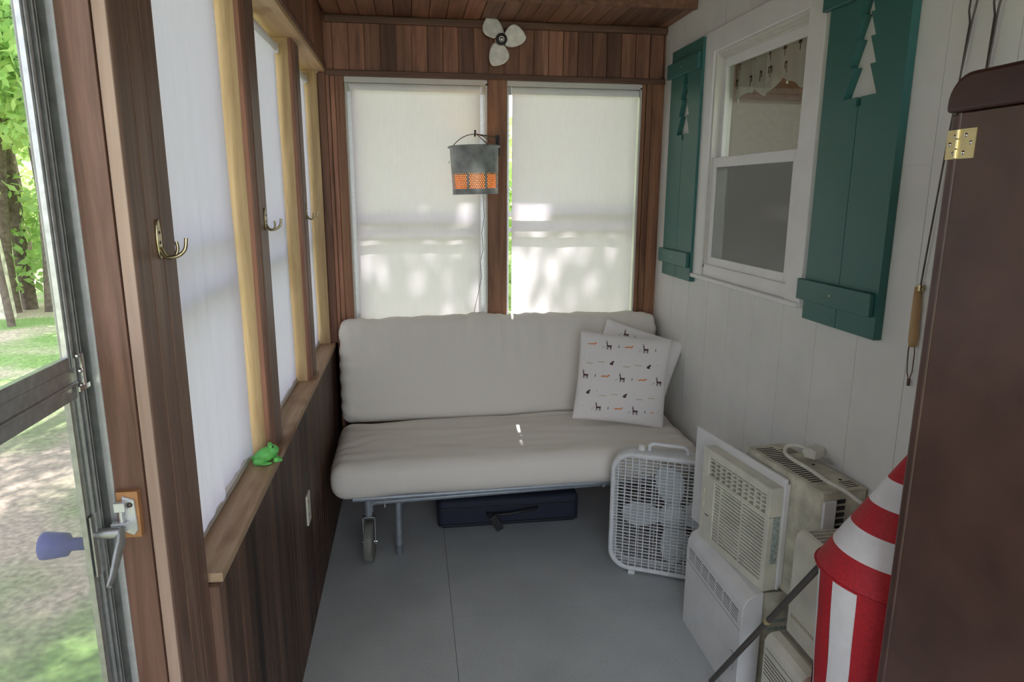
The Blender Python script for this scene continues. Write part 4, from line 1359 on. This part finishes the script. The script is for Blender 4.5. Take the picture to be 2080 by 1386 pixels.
# frog on the sill
fg = thing('toy_frog', 'small lime green toy frog on the left window sill', 'toy', (-0.464, 2.082, 0.9285), (0, 0, R(20)))
m = MB()
fg.scale = (1.2, 1.2, 1.25)
def ell(mb, c, r_, n=16, mi=0, rot=0):
    def fn(u, v):
        a = 2 * PI * u; b = PI * v - PI / 2
        return (r_[0] * math.cos(b) * math.cos(a), r_[1] * math.cos(b) * math.sin(a), r_[2] * math.sin(b))
    mb.grid(fn, n, n // 2, mi, True, T=Matrix.Translation(c) @ Matrix.Rotation(rot, 4, 'Y'))
ell(m, (0, 0, 0.021), (0.030, 0.020, 0.018), rot=R(-18)); ell(m, (0.017, 0, 0.030), (0.017, 0.017, 0.014))
ell(m, (-0.017, -0.014, 0.010), (0.017, 0.009, 0.010)); ell(m, (-0.017, 0.014, 0.010), (0.017, 0.009, 0.010))
ell(m, (-0.002, -0.020, 0.004), (0.014, 0.006, 0.004)); ell(m, (-0.002, 0.020, 0.004), (0.014, 0.006, 0.004))
ell(m, (0.024, -0.012, 0.007), (0.008, 0.006, 0.007)); ell(m, (0.024, 0.012, 0.007), (0.008, 0.006, 0.007)); ell(m, (0.033, 0.010, 0.004), (0.007, 0.006, 0.0035)); ell(m, (0.033, -0.010, 0.004), (0.007, 0.006, 0.0035))
ell(m, (0.014, -0.009, 0.042), (0.0065, 0.006, 0.006)); ell(m, (0.014, 0.009, 0.042), (0.0065, 0.006, 0.006))
m.build('body', FROGM, fg)
for yy in (-0.0135, 0.0135):
    m = MB(); ell(m, (0.0165, yy, 0.043), (0.003, 0.002, 0.003), 10); m.build('eye', FROGD, fg)

op = thing('outlet_plate', 'ivory electrical outlet plate low on the dark left boarding', 'outlet', (XLW, 2.60, 0.525))
m = MB(); m.prism([(-0.034, -0.062), (0.034, -0.062), (0.036, -0.06), (0.036, 0.06), (0.034, 0.062), (-0.034, 0.062), (-0.036, 0.06), (-0.036, -0.06)], 'x', 0.0, 0.007); m.build('cover', PLATE, op, bevel=0.002)
m = MB()
for z in (-0.026, 0.026):
    m = MB()
    for y in (-0.006, 0.006): m.box((0.007, y - 0.001, z - 0.005), (0.0078, y + 0.001, z + 0.005))
    m.box((0.007, -0.006, z - 0.006), (0.0072, 0.006, z - 0.005))
    m.build('socket', BLACK, op)

# ================================================================== STORM DOOR
DX = -0.552
d1 = MB()
d1.box((DX, 1.168, 0.02), (DX - 0.016, 1.206, 2.22)); d1.box((DX, 0.40, 0.02), (DX - 0.016, 0.455, 2.22))
d1.box((DX, 0.455, 2.16), (DX - 0.016, 1.168, 2.22)); d1.box((DX, 0.455, 0.02), (DX - 0.016, 1.168, 0.30))
d1 = d1.build('door_1', ALUD, bevel=0.002, bseg=1); struct(d1)
m = MB()
m.box((DX + 0.004, 0.455, 1.418), (DX - 0.018, 1.170, 1.470)); m.box((DX + 0.007, 0.455, 1.440), (DX, 1.170, 1.446))
m.build('mid_rail', ALU, d1, bevel=0.001, bseg=1)
m = MB()     # insert frame of the glass
m.box((DX + 0.006, 1.150, 1.470), (DX - 0.003, 1.170, 2.165)); m.box((DX + 0.006, 0.455, 1.470), (DX - 0.006, 0.487, 2.165))
m.box((DX + 0.006, 0.487, 1.470), (DX - 0.006, 1.150, 1.490)); m.box((DX + 0.006, 0.487, 2.14), (DX - 0.006, 1.150, 2.165))
m.box((DX + 0.009, 1.156, 1.470), (DX + 0.006, 1.159, 2.165)); m.box((DX + 0.010, 1.176, 0.3), (DX, 1.179, 2.2)); m.box((DX + 0.006, 1.1685, 0.3), (DX, 1.1705, 2.2)); m.box((DX + 0.007, 1.192, 0.02), (DX, 1.194, 2.2))
m.build('insert_frame', ALU, d1, bevel=0.001, bseg=1)
m = MB(); m.box((DX - 0.002, 0.48, 1.482), (DX - 0.004, 1.155, 2.15)); m.build('glass_pane', GLASS, d1)
m = MB(); m.box((DX - 0.012, 0.455, 0.30), (DX - 0.0125, 1.168, 1.420)); m.build('insect_screen', SCREENM, d1)
m = MB(); m.box((DX - 0.001, 1.150, 0.30), (DX - 0.010, 1.168, 1.420)); m.build('screen_frame', ALU, d1)
# corner clip on the stile
m = MB()
m.box((DX + 0.010, 1.176, 1.438), (DX + 0.013, 1.184, 1.490)); m.box((DX + 0.010, 1.160, 1.430), (DX + 0.013, 1.196, 1.438))
for (y, z) in ((1.172, 1.488), (1.176, 1.462), (1.170, 1.432), (1.176, 1.437)):
    m.lathe([(0, 0.005), (0.004, 0.004), (0.0048, 0)], 12, T=Matrix.Translation((DX + 0.008, y, z)) @ Matrix.Rotation(PI / 2, 4, 'Y'))
m.build('retainer_clip', CHROME, d1)
# metal jamb strip fixed to the wood
m = MB()
m.box((-0.540, 1.207, 0), (-0.585, 1.222, ZC)); m.box((-0.528, 1.2075, 0), (-0.540, 1.211, ZC), 1)
struct(m.build('trim_14', [ALUD, ALU2], bevel=0.001, bseg=1))
# latch: block and strike on the jamb, lever on the door, outer knob
lt = thing('door_latch', 'chrome lever latch on a small wood block beside the storm door', 'latch', (0, 0, 0))
m = MB(); m.box((-0.487, 1.196, 1.150), (-0.522, 1.2095, 1.236)); m.build('wood_block', plain('orange_wood_block', (0.45, 0.22, 0.09), 0.6), lt)
m = MB(); m.prism([(-0.491, 1.165), (-0.498, 1.155), (-0.512, 1.162), (-0.512, 1.230), (-0.492, 1.222)], 'y', 1.1925, 1.196); m.box((-0.503, 1.180, 1.205), (-0.522, 1.1925, 1.222)); m.box((-0.503, 1.180, 1.17), (-0.530, 1.1925, 1.184))
m.tube([(-0.513, 1.187, 1.18), (-0.513, 1.187, 1.212)], 0.004, 10); m.build('strike_plate', ALU2, lt, bevel=0.001, bseg=1)
m = MB(); m.lathe([(0, 0.003), (0.004, 0.0025), (0.005, 0)], 14, T=Matrix.Translation((-0.5, 1.1925, 1.213)) @ Matrix.Rotation(PI / 2, 4, 'X')); m.build('screw', STEEL, lt)
hd = MB()
hd.tube([(DX, 1.176, 1.170), (-0.510, 1.172, 1.172)], 0.010, 14)
hd.tube([(-0.512, 1.176, 1.178), (-0.508, 1.160, 1.160), (-0.507, 1.115, 1.122), (-0.508, 1.100, 1.112)], 0.006, 12, rr=[0.007, 0.0085, 0.0055, 0.0045])
hd.box((DX + 0.001, 1.155, 1.10), (DX + 0.004, 1.195, 1.21))
hd.build('lever_handle', ALU, d1)
kb = MB()
kb.lathe([(0, 0.0), (0.011, 0.0), (0.011, 0.022), (0.020, 0.028), (0.0235, 0.062), (0.0235, 0.066), (0, 0.066)], 28, T=Matrix.Translation((DX - 0.016, 1.168, 1.158)) @ Matrix.Rotation(-PI / 2, 4, 'Y'))
kb.build('outer_knob', BLUEK, d1)

# ================================================================== OUTSIDE
g = MB()
def gfn(u, v):
    x = -60 + 120 * u; y = -30 + 110 * v
    z = -0.45 + 0.03 * noise.noise(Vector((x * 0.5, y * 0.5, 0)))
    return (x, y, z)
g.grid(gfn, 80, 80)
struct(g.build('ground', LAWN, recalc=False))

def crown_mesh(name, blobs, nleaf, size, mat, parent, seed):
    r_ = np.random.default_rng(seed)
    tot = sum(b[3] * b[4] * b[5] for b in blobs) 
    V = []
    for (cx_, cy_, cz_, rx, ry, rz) in blobs:
        n = int(nleaf * (rx * ry * rz) / tot)
        d = r_.normal(size=(n, 3)); d /= np.linalg.norm(d, axis=1)[:, None]
        rad = r_.random(n) ** 0.42
        p = d * rad[:, None] * np.array([rx, ry, rz]) + np.array([cx_, cy_, cz_])
        a = r_.normal(size=(n, 3)); a /= np.linalg.norm(a, axis=1)[:, None]
        b = np.cross(a, r_.normal(size=(n, 3))); b /= np.linalg.norm(b, axis=1)[:, None]
        s_ = (size * (0.6 + 0.8 * r_.random(n)))[:, None]
        q = np.stack([p - a * s_, p + b * s_ * 0.55, p + a * s_, p - b * s_ * 0.55], 1)
        V.append(q.reshape(-1, 3))
    V = np.concatenate(V)
    nf = len(V) // 4
    me = bpy.data.meshes.new(name)
    me.vertices.add(len(V)); me.vertices.foreach_set('co', V.astype(np.float32).ravel())
    me.loops.add(nf * 4); me.loops.foreach_set('vertex_index', np.arange(nf * 4, dtype=np.int32))
    me.polygons.add(nf); me.polygons.foreach_set('loop_start', np.arange(0, nf * 4, 4, dtype=np.int32))
    me.polygons.foreach_set('loop_total', np.full(nf, 4, dtype=np.int32))
    me.materials.append(mat); me.update(); me.validate()
    o = bpy.data.objects.new(name, me); COL.objects.link(o); o.parent = parent
    return o
def tree(label, x, y, h, blobs, nleaf, size, leaf, bark, seed, lean=0.0, tr=0.14, group='trees beyond the lawn'):
    t = thing('leafy_tree', label, 'tree', (x, y, -0.47), group=group)
    m = MB()
    rnd = random.Random(seed)
    pts = [(lean * k / 8 + 0.06 * math.sin(k * 1.3 + seed), 0.05 * math.cos(k + seed), h * k / 8) for k in range(9)]
    m.tube(pts, tr, 10, rr=[tr * (1 - 0.075 * k) for k in range(9)])
    for k in range(7):
        a = rnd.random() * 6.3; z = h * (0.35 + 0.6 * rnd.random()); L = 0.9 + rnd.random() * 1.3
        bx_ = lean * z / h
        m.tube([(bx_, 0, z), (bx_ + math.cos(a) * L * 0.6, math.sin(a) * L * 0.6, z + 0.35 * L), (bx_ + math.cos(a) * L, math.sin(a) * L, z + 0.8 * L)], tr * 0.25, 6, rr=[tr * 0.3, tr * 0.2, tr * 0.08])
    m.build('trunk', bark, t)
    crown_mesh('foliage', blobs, nleaf, size, leaf, t, seed)
    return t
# woods seen through the door
rw = random.Random(11)
kinds = [
 ('pale-barked birch at the far left of the door glass', -7.15, 13.0, BIRCH, 0.16, 0.0),
 ('slim grey tree just right of the pale birch, seen through the door', -6.62, 12.2, BARK, 0.06, 0.1),
 ('leaning dark-trunked tree in the middle of the door glass', -7.22, 13.6, BARK, 0.11, 0.2),
 ('dark-trunked tree second from the door stile', -7.12, 14.0, BARK, 0.13, -0.5),
 ('slim dark tree nearest the door stile', -6.62, 13.6, BARK, 0.08, 0.05),
 ('tall tree deep in the woods behind the leaning trunk', -9.5, 18.5, BARK, 0.16, 0.2),
 ('tall tree deep in the woods right of the leaning trunk', -6.9, 19.5, BARK, 0.15, -0.1),
 ('tall tree deep in the woods behind the pale birch', -12.5, 20.0, BARK, 0.16, 0.1)]
for i, (lb, x, y, bkm, tr_, ln) in enumerate(kinds):
    bl = []
    for k in range(11):
        bl.append((rw.uniform(-2.0, 2.0), rw.uniform(-1.6, 1.6), rw.uniform(3.2, 8.2), rw.uniform(0.8, 1.5), rw.uniform(0.8, 1.3), rw.uniform(0.6, 1.1)))
    for k in range(4):
        bl.append((rw.uniform(-1.5, 1.5), rw.uniform(0.3, 1.8), rw.uniform(0.8, 2.4), rw.uniform(0.5, 0.9), rw.uniform(0.5, 0.9), rw.uniform(0.4, 0.7)))
    tree(lb, x, y, 8.5, bl, 6500, 0.095, LEAF1 if i % 2 else LEAF2, bkm, 20 + i, ln, tr_)
# thicket behind the woods
bl = []
for k in range(46):
    bl.append((rw.uniform(-13, 7), rw.uniform(-1.5, 3), rw.uniform(0.2, 5.2), rw.uniform(1.1, 2.2), rw.uniform(0.8, 1.4), rw.uniform(0.8, 1.5)))
th = thing('thicket', 'light green undergrowth filling the woods behind the tree trunks', 'undergrowth', (-8.0, 25.0, -0.45))
crown_mesh('foliage', bl, 30000, 0.17, LEAF2, th, 77)
# trees behind the back windows: they dapple the shades
def sky_tree(label, x, y, zc, n, seed, spread=2.0, leafsize=0.085, cnt=9000):
    r2 = random.Random(seed)
    bl = [(r2.uniform(-spread, spread), r2.uniform(-1.2, 1.2), zc + r2.uniform(-1.6, 1.6), r2.uniform(0.5, 0.95), r2.uniform(0.5, 0.9), r2.uniform(0.4, 0.7)) for _ in range(n)]
    tree(label, x, y, zc, bl, cnt, leafsize, LEAF1, BARK, seed, 0.0, 0.15, group='trees behind the porch')
sky_tree('tall tree behind the back wall, its leaves dappling the left shade', -1.6, 7.6, 6.6, 11, 51, cnt=6500)
sky_tree('tall tree behind the back wall, glimpsed past the right back shade', 2.6, 8.2, 6.8, 10, 52, cnt=6000)
sky_tree('tall tree overhanging the lawn outside the storm door', -3.4, 9.2, 6.8, 8, 53, 2.4, cnt=2600)
b3 = [(rw.uniform(-4, 5), rw.uniform(-1, 1), rw.uniform(0.3, 3.4), rw.uniform(0.7, 1.3), rw.uniform(0.6, 1.0), rw.uniform(0.5, 0.9)) for _ in range(18)]
th = thing('hedge', 'green bushes glimpsed through the gap beside the right back shade', 'bushes', (1.0, 11.5, -0.45))
crown_mesh('foliage', b3, 9000, 0.12, LEAF2, th, 78)
